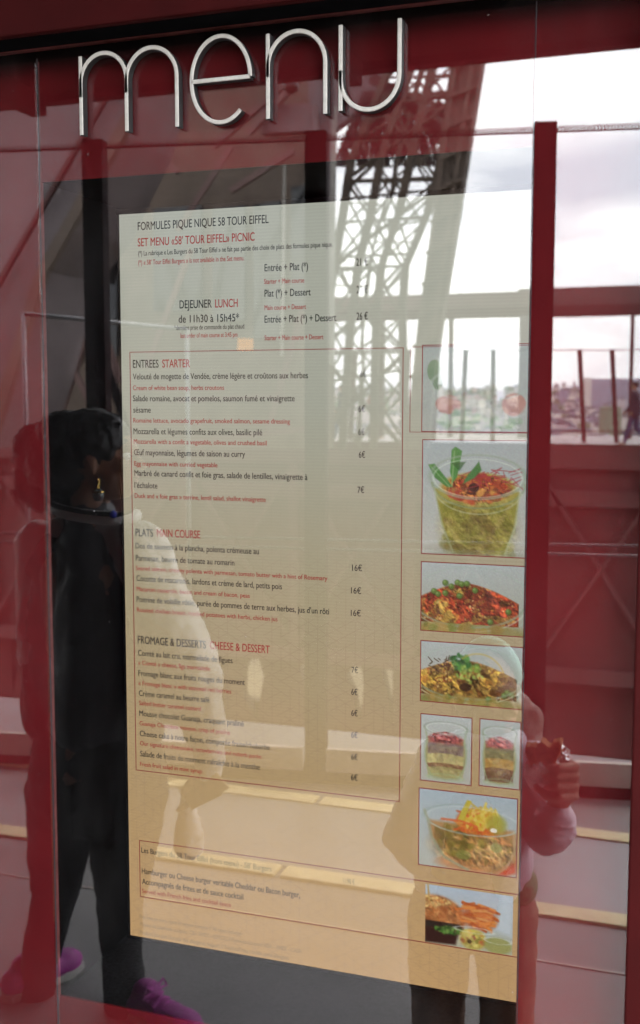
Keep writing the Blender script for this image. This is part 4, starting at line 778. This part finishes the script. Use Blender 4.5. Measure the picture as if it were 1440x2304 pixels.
for px, dx in ((1048, -10), (1110, -2), (1304, 10), (1377, 10), (1460, 10), (1530, 10), (985, -10), (920, -12), (860, -12), (800, -12)):
    q = MB(); a = at(px, 787, 30); b = at(px+dx, 1003, 30); q.bar(Vector((b.x, b.y, dk)), a, 0.12, 0.10, up=(0, 1, 0)); q.build('post', M['tower_red'], gf)
q = MB(); a = at(500, 789, 30); b = at(1560, 787, 30); q.bar(a, b, 0.025); a = at(500, 980, 30); b = at(1560, 968, 30); q.bar(a, b, 0.03); q.build('wire', M['tower_red'], gf)

# ================================================================== PEOPLE
def capsule(q, p0, r0, p1, r1, n=14, mi=0):
    p0, p1 = Vector(p0), Vector(p1); a = p1-p0; l = a.length
    if l < 1e-6: a = Vector((0, 0, 1)); l = 1e-6
    a.normalize(); pts, rs = [], []
    for k in range(5): t_ = -math.pi/2+math.pi/2*k/5+0.12; pts.append(p0+a*r0*math.sin(t_)); rs.append(max(1e-4, r0*math.cos(t_)))
    for k in range(1, 6): t_ = math.pi/2*k/5-0.12; pts.append(p1+a*r1*math.sin(t_)); rs.append(max(1e-4, r1*math.cos(t_)))
    q.tube(pts, rs, n, mi)
def ellipsoid(q, c, r, rot=(0, 0, 0), nu=18, nv=10):
    m = Matrix.Translation(Vector(c)) @ (Matrix.Rotation(rot[2], 4, 'Z') @ Matrix.Rotation(rot[1], 4, 'Y') @ Matrix.Rotation(rot[0], 4, 'X')) @ Matrix.Diagonal((r[0], r[1], r[2], 1))
    vs = [m @ Vector((0, 0, 1))]
    for i in range(1, nv):
        t_ = math.pi*i/nv
        for j in range(nu): vs.append(m @ Vector((math.sin(t_)*math.cos(2*math.pi*j/nu), math.sin(t_)*math.sin(2*math.pi*j/nu), math.cos(t_))))
    vs.append(m @ Vector((0, 0, -1))); fs = [(0, 1+j, 1+(j+1) % nu) for j in range(nu)]
    for i in range(nv-2):
        for j in range(nu): a = 1+i*nu; b = a+nu; fs.append((a+j, b+j, b+(j+1) % nu, a+(j+1) % nu))
    e = 1+(nv-2)*nu; fs += [(e+j, len(vs)-1, e+(j+1) % nu) for j in range(nu)]; q.add(vs, fs)
def skin(name, prims, m, parent, voxel=0.008, smooth=5, noise=0.0, nscale=0.06):
    """grow one continuous surface over tapered limbs and rounded masses"""
    q = MB()
    for p in prims:
        if p[0] == 'c': capsule(q, *p[1:])
        else: ellipsoid(q, *p[1:])
    o = q.build(name, m, parent, smooth=True)
    r = o.modifiers.new('remesh', 'REMESH'); r.mode = 'VOXEL'; r.voxel_size = voxel; r.use_smooth_shade = True
    s = o.modifiers.new('smooth', 'SMOOTH'); s.factor = 0.5; s.iterations = smooth
    if noise:
        tx = bpy.data.textures.new(name+'_folds', 'CLOUDS'); tx.noise_scale = nscale; tx.noise_depth = 2
        d = o.modifiers.new('folds', 'DISPLACE'); d.texture = tx; d.strength = noise; d.mid_level = 0.5; d.texture_coords = 'GLOBAL'
    return o
def hand_prims(wrist, d, up, side, r=1.0, curl=0.5):
    """palm, four unequal bent fingers and a thumb leaving the side of the palm; d: pointing, up: back of hand, side: towards the thumb"""
    d, up, side = Vector(d).normalized(), Vector(up).normalized(), Vector(side).normalized(); w = Vector(wrist); P = []
    pc = w+d*0.045*r; P.append(('c', w, 0.021*r, w+d*0.03*r, 0.024*r))
    for k in range(4): P.append(('c', w+d*0.02*r+side*(0.010-0.008*k)*r, 0.014*r, w+d*0.082*r+side*(0.028-0.019*k)*r, 0.0115*r))
    for k, ln in enumerate((0.070, 0.080, 0.074, 0.058)):
        b = w+d*0.082*r+side*(0.029-0.0195*k)*r; a1 = curl*0.7; p = b; dd = d.copy(); ang = 0
        for j, (f, rr_) in enumerate(((0.45, 0.0090), (0.32, 0.0082), (0.25, 0.0074))):
            ang += curl*(0.75 if j else 0.5); dd = d*math.cos(ang)-up*math.sin(ang); nx = p+dd*ln*f*r; P.append(('c', p, rr_*1.06*r, nx, rr_*r)); p = nx
    tb = w+d*0.025*r+side*0.024*r; t1 = tb+(d*0.6+side*0.75-up*0.25).normalized()*0.038*r; t2 = t1+(d*0.9+side*0.25-up*0.4).normalized()*0.030*r
    P += [('c', tb, 0.014*r, t1, 0.0105*r), ('c', t1, 0.0105*r, t2, 0.009*r)]
    return P
def head_prims(c, s, f, up=Vector((0, 0, 1))):
    """c: skull centre, s: scale (1 = adult), f: facing direction"""
    f = Vector(f).normalized(); l = up.cross(f).normalized(); az_ = math.atan2(f.y, f.x); c = Vector(c); E = lambda fx, lx, z, r, ry=0.0: ('e', c+f*fx*s+l*lx*s+up*z*s, tuple(k*s for k in r), (0, ry, az_))
    P = [E(-0.010, 0, 0.015, (0.094, 0.074, 0.090)), E(0.030, 0, -0.045, (0.058, 0.058, 0.070)), E(0.052, 0, -0.088, (0.030, 0.030, 0.022)), E(0.075, 0, 0.022, (0.016, 0.048, 0.018)), E(0.070, 0, -0.058, (0.018, 0.026, 0.013)),
         ('c', c+f*0.080*s+up*0.010*s, 0.009*s, c+f*0.104*s-up*0.026*s, 0.0125*s), E(0.090, 0.012, -0.032, (0.010, 0.008, 0.007)), E(0.090, -0.012, -0.032, (0.010, 0.008, 0.007)),
         E(0.056, 0.040, -0.022, (0.026, 0.022, 0.022)), E(0.056, -0.040, -0.022, (0.026, 0.022, 0.022)), E(0.080, 0, -0.052, (0.012, 0.020, 0.006)), E(0.079, 0, -0.064, (0.011, 0.018, 0.006))]
    for sg in (1, -1):
        P += [E(-0.012, 0.076*sg, -0.012, (0.018, 0.008, 0.029)), E(-0.004, 0.074*sg, -0.036, (0.010, 0.007, 0.011))]
    return P
def face_bits(c, s, f, parent):
    f = Vector(f).normalized(); l = Vector((0, 0, 1)).cross(f).normalized(); c = Vector(c)
    for sg in (1, -1):
        q = MB(); e = c+f*0.070*s+l*0.031*s*sg+Vector((0, 0, 0.002*s)); ellipsoid(q, e, (0.0125*s,)*3); o = q.build('eye', M['eye'], parent, smooth=True)
        q = MB(); ellipsoid(q, e+f*0.0085*s, (0.0055*s,)*3, nu=10, nv=6); i = q.build('iris', M['iris'], o, smooth=True); i.matrix_parent_inverse = Matrix.Identity(4)
    q = MB(); ellipsoid(q, c+f*0.0885*s-Vector((0, 0, 0.054*s)), (0.006*s, 0.021*s, 0.005*s), (0, 0, math.atan2(f.y, f.x))); ellipsoid(q, c+f*0.0870*s-Vector((0, 0, 0.064*s)), (0.006*s, 0.018*s, 0.005*s), (0, 0, math.atan2(f.y, f.x))); q.build('lips', M['lip'], parent, smooth=True)

def w_(px, py, dy=0.0, yv=0.86): return at(px, py, yv-dy)
Z = Vector((0, 0, 1))
# ---- the woman waiting at the left, seen from behind her shoulder, looking to the right
base = w_(210, 2290); base.z = 0
wom = thing('person', 'person with dark hair and an earring, pale sleeved dark jacket, black trousers, magenta shoes', 'person', base)
hc = w_(230, 1026); face = Vector((0.97, -0.24, 0))
shL, shR = w_(92, 1232, -0.01), w_(318, 1236, 0.02); elL, elR = w_(92, 1470, 0.02), w_(425, 1520, 0.06); wrL, wrR = w_(112, 1640, -0.06), w_(462, 1712, 0.04)
hipL, hipR = w_(150, 1800), w_(280, 1800); knL, knR = w_(116, 2030, 0.0), w_(272, 2040, 0.0); anL, anR = w_(68, 2235), w_(284, 2235)
nk = w_(205, 1180)
body = head_prims(hc, 0.98, face)+[('c', w_(200, 1090), 0.048, nk, 0.056), ('c', nk, 0.06, w_(205, 1300), 0.10), ('c', w_(170, 1300), 0.10, w_(190, 1560), 0.10), ('c', w_(240, 1300), 0.10, w_(240, 1560), 0.10), ('c', w_(215, 1600), 0.12, w_(215, 1760), 0.125),
  ('c', shL, 0.045, elL, 0.038), ('c', elL, 0.036, wrL, 0.026), ('c', shR, 0.045, elR, 0.038), ('c', elR, 0.036, wrR, 0.026), ('c', nk, 0.05, shL, 0.045), ('c', nk, 0.05, shR, 0.045),
  ('c', hipL, 0.085, knL, 0.055), ('c', knL, 0.052, anL, 0.036), ('c', hipR, 0.085, knR, 0.055), ('c', knR, 0.052, anR, 0.036), ('c', anL, 0.034, anL+Vector((0.10, 0.03, -0.045)), 0.03), ('c', anR, 0.034, anR+Vector((0.10, 0.03, -0.045)), 0.03)]
body += hand_prims(wrR, (w_(440, 1800, 0.02)-wrR), Vector((0.8, 0.2, 0.2)), Vector((0, 1, 0)), 1.0, 0.55)+hand_prims(wrL, Vector((0.25, -0.4, -0.8)), Vector((-0.8, 0.2, 0)), Vector((0, -1, 0.2)), 1.0, 0.4)
skin('body', body, M['skin'], wom, 0.0045, 4)
face_bits(hc, 0.98, face, wom)
hr = [('e', hc+Vector((-0.020, 0, 0.030)), (0.098, 0.088, 0.088)), ('e', w_(150, 975), (0.075, 0.09, 0.060)), ('e', w_(205, 955), (0.070, 0.075, 0.042)), ('e', w_(120, 1030), (0.075, 0.085, 0.095)), ('e', w_(80, 1010), (0.055, 0.07, 0.068)),
      ('e', w_(165, 1050), (0.072, 0.090, 0.080)), ('e', w_(150, 1085), (0.062, 0.080, 0.050)), ('c', w_(62, 1030), 0.042, w_(58, 1110), 0.030), ('c', w_(95, 1060), 0.05, w_(88, 1130), 0.030), ('c', w_(150, 1060), 0.055, w_(150, 1115), 0.04)]
skin('hair', hr, M['hair'], wom, 0.007, 2, 0.016, 0.018)
q = MB(); r3 = random.Random(9)
for k in range(46):                       # loose strands at the nape
    x = r3.uniform(34, 150); a = w_(x, 1090, r3.uniform(-.04, .04)); b = a+Vector((r3.uniform(-.012, .012), r3.uniform(-.02, .02), -r3.uniform(0.03, 0.085))); q.tube([a, a.lerp(b, .5)+Vector((r3.uniform(-.006, .006), 0, 0)), b], [0.0022, 0.0018, 0.0006], 4)
for k in range(150):                      # flyaway curls round the crown
    a_ = r3.uniform(-0.3, 3.5); c = w_(165, 1010)+Vector((0.105*math.cos(a_), r3.uniform(-.05, .05), 0.088*math.sin(a_))); o_ = Vector((math.cos(a_), 0, math.sin(a_))); t_ = Vector((-o_.z, 0, o_.x))*r3.choice((-1, 1))
    q.tube([c-o_*0.01, c+o_*r3.uniform(0.004, 0.012)+t_*0.008, c+o_*r3.uniform(0.0, 0.010)+t_*0.02, c-o_*0.006+t_*0.026], 0.0016, 4)
q.build('hair_strands', M['hair'], wom)
# jacket: loose back, dropped shoulders, wide sleeves, gathered hem, small stand collar
jk = [('c', w_(122, 1275), 0.078, w_(135, 1600), 0.105), ('c', w_(205, 1250, 0.02), 0.095, w_(215, 1600, 0.03), 0.125), ('c', w_(285, 1275), 0.080, w_(285, 1600), 0.105), ('c', w_(140, 1640), 0.085, w_(290, 1640), 0.09), ('c', w_(180, 1196), 0.056, w_(120, 1240), 0.060), ('c', w_(225, 1196), 0.056, w_(290, 1240), 0.060)]
jk += [('c', w_(205, 1158, 0.0), 0.060, w_(208, 1205, 0.0), 0.075)]
skin('jacket', jk, M['jacket'], wom, 0.007, 5, 0.022, 0.07)
skin('sleeve', [('c', w_(150, 1200, 0.012), 0.048, shL+Vector((0.014, 0.006, 0.004)), 0.062), ('c', shL+Vector((0, 0.006, 0)), 0.070, elL, 0.062), ('c', elL, 0.060, w_(108, 1590, -0.03), 0.044)], M['satin'], wom, 0.007, 5, 0.018, 0.06)
skin('sleeve', [('c', w_(250, 1196, 0.014), 0.050, shR+Vector((-0.01, 0.008, 0.004)), 0.066), ('c', shR+Vector((0, 0.008, 0)), 0.074, elR, 0.082), ('c', elR+Vector((0, 0, 0.02)), 0.082, w_(462, 1650, 0.045), 0.052), ('c', w_(340, 1330, 0.04), 0.07, w_(395, 1560, 0.06), 0.078), ('c', w_(468, 1690, 0.04), 0.042, w_(472, 1730, 0.04), 0.036)], M['satin'], wom, 0.007, 5, 0.022, 0.06)
skin('hem_band', [('c', w_(128, 1692), 0.070, w_(300, 1692), 0.078)], M['trousers'], wom, 0.007, 4, 0.006, 0.03)
q = MB(); cpt = []
for k in range(15):
    a = math.pi*(1.02-k/14*1.04); cpt.append(w_(212+92*math.cos(a), 1150+10*math.cos(a)+14*math.sin(a), 0.02+0.075*math.sin(a)))
q.tube(cpt, 0.017, 10); q.build('collar', M['satin'], wom, smooth=True)
q = MB(); q.tube([p+Vector((0, 0.014, 0.012)) for p in cpt], 0.0065, 6); o = q.build('neck_cord', M['trousers'], wom, smooth=True)
q = MB(); ellipsoid(q, w_(254, 1158, 0.10), (0.009, 0.009, 0.010)); b = q.build('bead', M['blue'], o, smooth=True); b.matrix_parent_inverse = Matrix.Identity(4)
q = MB(); ec_ = hc+Vector((0.03, 0.078, -0.093)); ellipsoid(q, ec_, (0.015, 0.012, 0.016)); e = q.build('earring', M['pearl'], wom, smooth=True)
q = MB(); q.tube([ec_+Vector((0, 0, 0.016)), ec_+Vector((0, -0.004, 0.04))], 0.0028, 6); q.tube([ec_+Vector((0.015*math.cos(a), 0.012*math.sin(a), 0.008)) for a in np.linspace(0, 6.28, 13)], 0.0022, 5); h = q.build('hook', M['gold'], e); h.matrix_parent_inverse = Matrix.Identity(4)
# trousers: wide loose legs
skin('trousers', [('c', w_(178, 1690), 0.125, w_(252, 1690), 0.128), ('c', w_(178, 1775), 0.132, w_(252, 1775), 0.134), ('c', w_(150, 1740), 0.105, w_(285, 1740), 0.108), ('c', w_(142, 1790), 0.106, w_(126, 1980), 0.074), ('c', w_(128, 1980), 0.066, w_(88, 2160), 0.052), ('c', w_(88, 2160), 0.052, w_(70, 2285), 0.060),
     ('c', w_(288, 1790), 0.110, w_(270, 1990), 0.074), ('c', w_(268, 1990), 0.068, w_(274, 2150), 0.056), ('c', w_(274, 2150), 0.055, w_(280, 2250), 0.058)], M['trousers'], wom, 0.007, 5, 0.014, 0.06)
def shoe(a, d, m, name, parent, s=1.0, lace=True):
    d = Vector(d).normalized(); a = Vector((a.x, a.y, 0.0)); sd_ = Vector((-d.y, d.x, 0)); az_ = math.atan2(d.y, d.x)
    o = skin(name, [('e', a+Z*0.042*s-d*0.02*s, (0.062*s, 0.040*s, 0.042*s), (0, 0, az_)), ('e', a+Z*0.036*s+d*0.07*s, (0.085*s, 0.044*s, 0.036*s), (0, 0, az_)), ('e', a+Z*0.034*s+d*0.125*s, (0.058*s, 0.046*s, 0.034*s), (0, 0, az_)), ('e', a+Z*0.075*s, (0.045*s, 0.036*s, 0.035*s), (0, 0, az_))], m, parent, 0.005, 3)
    q = MB(); P = [a+d*x*s+sd_*y*s for x, y in ((-0.085, 0), (-0.07, 0.032), (0.02, 0.042), (0.12, 0.050), (0.175, 0.030), (0.188, 0), (0.175, -0.030), (0.12, -0.050), (0.02, -0.042), (-0.07, -0.032))]
    q.prism([p+Z*0.002 for p in P], (0, 0, 0.020*s)); k = q.build('sole', M['mullion'], o, bevel=0.003); k.matrix_parent_inverse = Matrix.Identity(4)
    if lace:
        q = MB()
        for i in range(5): c = a+d*(0.03+0.022*i)*s+Z*(0.084-0.008*i)*s; q.tube([c-sd_*0.03*s-Z*0.012*s, c+Z*0.006*s, c+sd_*0.03*s-Z*0.012*s], 0.004*s, 5)
        for sg in (1, -1): c = a+d*0.03*s+Z*0.09*s; q.tube([c, c+sd_*0.03*sg*s+Z*0.02*s, c+sd_*0.045*sg*s-Z*0.005*s, c+sd_*0.012*sg*s], 0.004*s, 5)
        k = q.build('laces', M['lace'], o); k.matrix_parent_inverse = Matrix.Identity(4)
shoe(w_(330, 2262, 0.02), (0.95, 0.28, 0), M['pink'], 'shoe', wom, 1.0); shoe(w_(60, 2262, 0.0), (0.35, -0.93, 0), M['pink'], 'shoe', wom, 1.0)
# what she holds: a folded paper and a thin white carrier bag
q = MB(); a = w_(408, 1778, 0.05); q.prism([w_(402, 1772, .05), w_(486, 1736, .05), w_(516, 1772, .05), w_(432, 1822, .05)], (0.004, 0.012, 0.002)); q.prism([w_(404, 1776, .066), w_(486, 1742, .066), w_(500, 1790, .066), w_(436, 1820, .066)], (0.0, 0.003, 0.001))
tag(q.build('folded_paper', mat('buff_paper', (0.50, 0.40, 0.26), 0.8, var=0.1, scale=30), bevel=0.001), 'folded buff paper held low in the hand of the person with the earring', 'paper')
bag = skin('carrier_bag', [('c', w_(420, 1800, 0.0), 0.020, w_(424, 1900, 0.0), 0.040), ('e', w_(424, 1880, 0.0), (0.042, 0.022, 0.065)), ('c', w_(436, 1745, 0.02), 0.006, w_(422, 1800, 0.0), 0.014)], M['white_bag'], None, 0.005, 2, 0.012, 0.02)
tag(bag, 'thin white plastic carrier bag hanging from the hand above the trouser leg', 'bag')

# ---- the child at the right, eating
def c_(px, py, dy=0.0, yv=0.70): return at(px, py, yv-dy)
base = c_(1060, 2300); base.z = 0
kid = thing('person', 'small child in a lilac coat and mint headband raising a sandwich in foil', 'person', base)
hc = c_(1098, 1552); face = Vector((0.75, 0.66, -0.1))
shL, shR = c_(992, 1705), c_(1186, 1712, 0.01); elL, elR = c_(912, 1880, 0.02), c_(1228, 1872, 0.05); wrL, wrR = c_(1000, 1965, 0.09), c_(1256, 1806, 0.09)
anL, anR = c_(985, 2380), c_(1140, 2380); anL.z = anR.z = 0.06
body = head_prims(hc, 0.82, face)+[('c', c_(1090, 1640), 0.036, c_(1090, 1690), 0.042), ('c', c_(1090, 1690), 0.05, c_(1080, 1820), 0.085), ('c', c_(1075, 1820), 0.09, c_(1060, 2010), 0.10),
  ('c', shL, 0.034, elL, 0.030), ('c', elL, 0.028, wrL, 0.020), ('c', shR, 0.034, elR, 0.030), ('c', elR, 0.028, wrR, 0.020), ('c', c_(1090, 1690), 0.04, shL, 0.036), ('c', c_(1090, 1690), 0.04, shR, 0.036),
  ('c', c_(1000, 2050), 0.065, c_(985, 2200), 0.045), ('c', c_(985, 2200), 0.043, anL, 0.030), ('c', c_(1125, 2050), 0.065, c_(1135, 2200), 0.045), ('c', c_(1135, 2200), 0.043, anR, 0.030), ('c', anL, 0.028, anL+Vector((0.05, 0.05, -0.03)), 0.024), ('c', anR, 0.028, anR+Vector((0.05, 0.05, -0.03)), 0.024)]
body += hand_prims(wrL, Vector((0.6, 0.5, 0.1)), Vector((-0.4, 0.8, 0.2)), Vector((0, 0, 1)), 0.8, 0.5)
# the raised hand: palm and knuckles at the right, four bent fingers wrapping round the foil, thumb below
hx = c_(1276, 1758, 0.10)
body += [('c', wrR, 0.022, hx+Vector((0.0, 0, -0.020)), 0.024), ('e', hx+Vector((-0.004, 0, -0.004)), (0.018, 0.024, 0.040)), ('c', c_(1250, 1850, 0.08), 0.027, wrR, 0.0225)]
for k, (dz, ln) in enumerate(((0.036, 0.052), (0.016, 0.060), (-0.005, 0.056), (-0.025, 0.044))):
    a = hx+Vector((0.006, 0.000, dz)); b = a+Vector((0.012, 0.026, 0.004)); c2 = b+Vector((-ln*0.55, 0.020, 0.001)); d2 = c2+Vector((-ln*0.38, -0.004, -0.003))
    body += [('c', a, 0.0105, b, 0.0100), ('c', b, 0.0098, c2, 0.0088), ('c', c2, 0.0086, d2, 0.0074)]
a = hx+Vector((-0.012, 0.010, -0.036)); body += [('c', a, 0.012, a+Vector((-0.024, 0.022, 0.012)), 0.0100), ('c', a+Vector((-0.024, 0.022, 0.012)), 0.0096, a+Vector((-0.044, 0.022, 0.026)), 0.0082)]
skin('body', body, M['skin_pale'], kid, 0.0034, 3)
face_bits(hc, 0.82, face, kid)
hair_b = mat('fair_hair', (0.34, 0.24, 0.20), 0.5, var=0.25, scale=60, bump=0.4, bscale=160)
skin('hair', [('e', hc+Vector((-0.010, -0.012, 0.022)), (0.080, 0.072, 0.070)), ('e', hc+Vector((-0.02, -0.055, -0.03)), (0.07, 0.045, 0.075)), ('e', c_(1186, 1645, -0.02), (0.034, 0.03, 0.062), (0, 0.25, 0)), ('c', c_(1160, 1590, -0.02), 0.034, c_(1190, 1670, -0.01), 0.030)], hair_b, kid, 0.006, 3, 0.008, 0.02)
q = MB(); hp = [hc+Vector((0.083*math.cos(a)*0.75, 0.083*math.cos(a)*0.66*0.2-0.01, 0.012+0.088*math.sin(a))) for a in np.linspace(0.25, 2.9, 22)]
for i, p in enumerate(hp): ellipsoid(q, p, (0.016, 0.020, 0.016), nu=10, nv=6)
o = q.build('headband', M['mint'], kid, smooth=True); r = o.modifiers.new('remesh', 'REMESH'); r.mode = 'VOXEL'; r.voxel_size = 0.005; r.use_smooth_shade = True
coat = [('c', c_(1040, 1730), 0.066, c_(1010, 1930), 0.080), ('c', c_(1130, 1730), 0.066, c_(1120, 1930), 0.080), ('c', c_(1000, 1975), 0.070, c_(1125, 1975), 0.072), ('c', c_(1085, 1690), 0.052, shL, 0.050), ('c', c_(1085, 1690), 0.052, shR, 0.048),
        ('c', shL, 0.052, elL, 0.052), ('c', elL, 0.052, c_(955, 1935, 0.06), 0.044), ('c', shR, 0.050, elR+Vector((0, 0, 0.005)), 0.050), ('c', elR, 0.050, c_(1240, 1866, 0.08), 0.050), ('c', c_(1240, 1866, 0.08), 0.049, c_(1252, 1845, 0.088), 0.040), ('c', c_(1205, 1830, 0.04), 0.036, elR, 0.046)]
skin('coat', coat, M['lilac'], kid, 0.006, 5, 0.012, 0.04)
q = MB()
cc = c_(1252, 1842, 0.09)
q.tube([cc+Vector((0.034*math.cos(a), 0.030*math.sin(a), -0.003-0.006*math.cos(a))) for a in np.linspace(0, 2*math.pi, 25)], 0.006, 8); q.build('cuff', M['lilac'], kid, smooth=True)
q = MB(); q.tube([c_(1030+140*k/10.0, 1662+16*math.sin(math.pi*k/10), 0.02+0.05*math.sin(math.pi*k/10)) for k in range(11)], 0.020, 10); q.build('collar', M['lilac'], kid, smooth=True)
skin('shirt_hem', [('c', c_(1080, 2000, 0.0), 0.066, c_(1150, 1990, 0.0), 0.058)], M['green'], kid, 0.006, 4, 0.006, 0.03)
skin('trousers', [('c', c_(1000, 2040), 0.078, c_(1120, 2040), 0.078), ('c', c_(992, 2060), 0.078, c_(985, 2220), 0.066), ('c', c_(985, 2220), 0.066, anL+Z*0.03, 0.058), ('c', c_(1132, 2060), 0.078, c_(1140, 2220), 0.064), ('c', c_(1140, 2220), 0.064, anR+Z*0.03, 0.058)], M['tan'], kid, 0.006, 5, 0.012, 0.05)
shoe(anL, (0.7, 0.7, 0), M['coat_blue'], 'shoe', kid, 0.72, False); shoe(anR, (0.7, 0.7, 0), M['coat_blue'], 'shoe', kid, 0.72, False)
# the sandwich: bitten bread standing out of crumpled foil
sx = c_(1226, 1732, 0.11)
sw = thing('sandwich', 'bitten brown bread roll half wrapped in crumpled foil in the raised hand of the child', 'sandwich', sx)
top = [(1188, 1690), (1186, 1664), (1196, 1672), (1206, 1668), (1212, 1676), (1222, 1658), (1232, 1664), (1240, 1676), (1248, 1662), (1262, 1658), (1268, 1664), (1262, 1690), (1248, 1722), (1204, 1722)]
q = MB(); q.prism([c_(x, y, 0.10) for x, y in top], (0, 0.034, 0)); o = q.build('bread', M['bread'], sw)
r = o.modifiers.new('remesh', 'REMESH'); r.mode = 'VOXEL'; r.voxel_size = 0.0028; r.use_smooth_shade = True; s = o.modifiers.new('smooth', 'SMOOTH'); s.iterations = 3
tx = bpy.data.textures.new('crumb', 'CLOUDS'); tx.noise_scale = 0.008; d = o.modifiers.new('crumb', 'DISPLACE'); d.texture = tx; d.strength = 0.006; d.texture_coords = 'GLOBAL'
bm = bmesh.new(); bmesh.ops.create_icosphere(bm, subdivisions=5, radius=1.0); r4 = random.Random(4)
for v in bm.verts: v.co = Vector((v.co.x*0.041, v.co.y*0.026, v.co.z*0.040-0.004)) ; v.co += Vector((r4.uniform(-1, 1), r4.uniform(-1, 1), r4.uniform(-1, 1)))*0.0030; v.co += sx+Vector((0.0, 0.004, -0.002))
bmesh.ops.create_icosphere(bm, subdivisions=3, radius=0.018, matrix=Matrix.Translation(c_(1262, 1700, 0.105)) @ Matrix.Diagonal((1, 0.7, 1.2, 1)))
for v in bm.verts[-162:]: v.co += Vector((r4.uniform(-1, 1), r4.uniform(-1, 1), r4.uniform(-1, 1)))*0.003
me = bpy.data.meshes.new('foil_wrap'); bm.to_mesh(me); bm.free(); link('foil_wrap', me, M['foil'], sw)

# ---- people on the platform across the void
def walker(px, feet, h, yv, coat, label, stride=0.25, turn=1.0):
    k = h/1.7; p0 = at(px, 990, yv); p0.z = dk; X = Vector((turn, 0, 0))
    t = thing('person', label, 'person', p0, 'walkers on the platform across the void')
    P = lambda x, z, y=0.0: p0+X*x*k+Vector((0, y*k, z*k))
    hd = P(0.03, 1.58); legs = [(P(0, 0.90, 0.08), P(stride*0.45, 0.50, 0.08), P(stride*0.75, 0.08, 0.08)), (P(0, 0.90, -0.08), P(-stride*0.1, 0.48, -0.08), P(-stride*1.0, 0.10, -0.08))]
    arms = [(P(0, 1.38, 0.2), P(-0.10, 1.10, 0.24), P(0.06, 0.88, 0.24)), (P(0, 1.38, -0.2), P(0.08, 1.10, -0.24), P(0.24, 0.92, -0.22))]
    b = head_prims(hd, k, X)+[('c', P(0.01, 1.46), 0.05*k, P(0, 1.36), 0.06*k), ('c', P(0, 1.30, 0.07), 0.10*k, P(0, 0.95, 0.06), 0.11*k), ('c', P(0, 1.30, -0.07), 0.10*k, P(0, 0.95, -0.06), 0.11*k)]
    for l in legs: b += [('c', l[0], 0.085*k, l[1], 0.055*k), ('c', l[1], 0.052*k, l[2], 0.035*k), ('c', l[2]-Z*0.03*k, 0.035*k, l[2]+X*0.14*k-Z*0.04*k, 0.03*k)]
    for l in arms: b += [('c', l[0], 0.045*k, l[1], 0.036*k), ('c', l[1], 0.034*k, l[2], 0.026*k)]+hand_prims(l[2], l[2]-l[1], Vector((0, 1, 0)), X, k, 0.4)
    skin('body', b, M['skin'], t, 0.014, 3)
    skin('coat', [('c', P(0, 1.33, 0.09), 0.115*k, P(0, 0.82, 0.08), 0.135*k), ('c', P(0, 1.33, -0.09), 0.115*k, P(0, 0.82, -0.08), 0.135*k)]+[x for l in arms for x in (('c', l[0], 0.065*k, l[1], 0.055*k), ('c', l[1], 0.055*k, l[1].lerp(l[2], 0.9), 0.045*k))], coat, t, 0.016, 3)
    skin('trousers', [x for l in legs for x in (('c', l[0], 0.10*k, l[1], 0.075*k), ('c', l[1], 0.072*k, l[1].lerp(l[2], 0.95), 0.058*k))], M['jeans'], t, 0.016, 3)
    skin('hair', [('e', hd+Z*0.03*k-X*0.025*k, (0.10*k, 0.088*k, 0.088*k))], M['hair'], t, 0.014, 2)
walker(1428, 1008, 1.66, 28.6, M['coat_dark'], 'person in a dark coat striding along the platform across the void, at the right edge', 0.34, -1.0)
walker(842, 1000, 1.75, 31.0, M['coat_red'], 'person in a red coat behind the tower lattice across the void', 0.2, 1.0)
walker(770, 1000, 1.68, 30.0, M['coat_dark'], 'person in a dark coat near the foot of the tower lattice across the void', 0.3, -1.0)
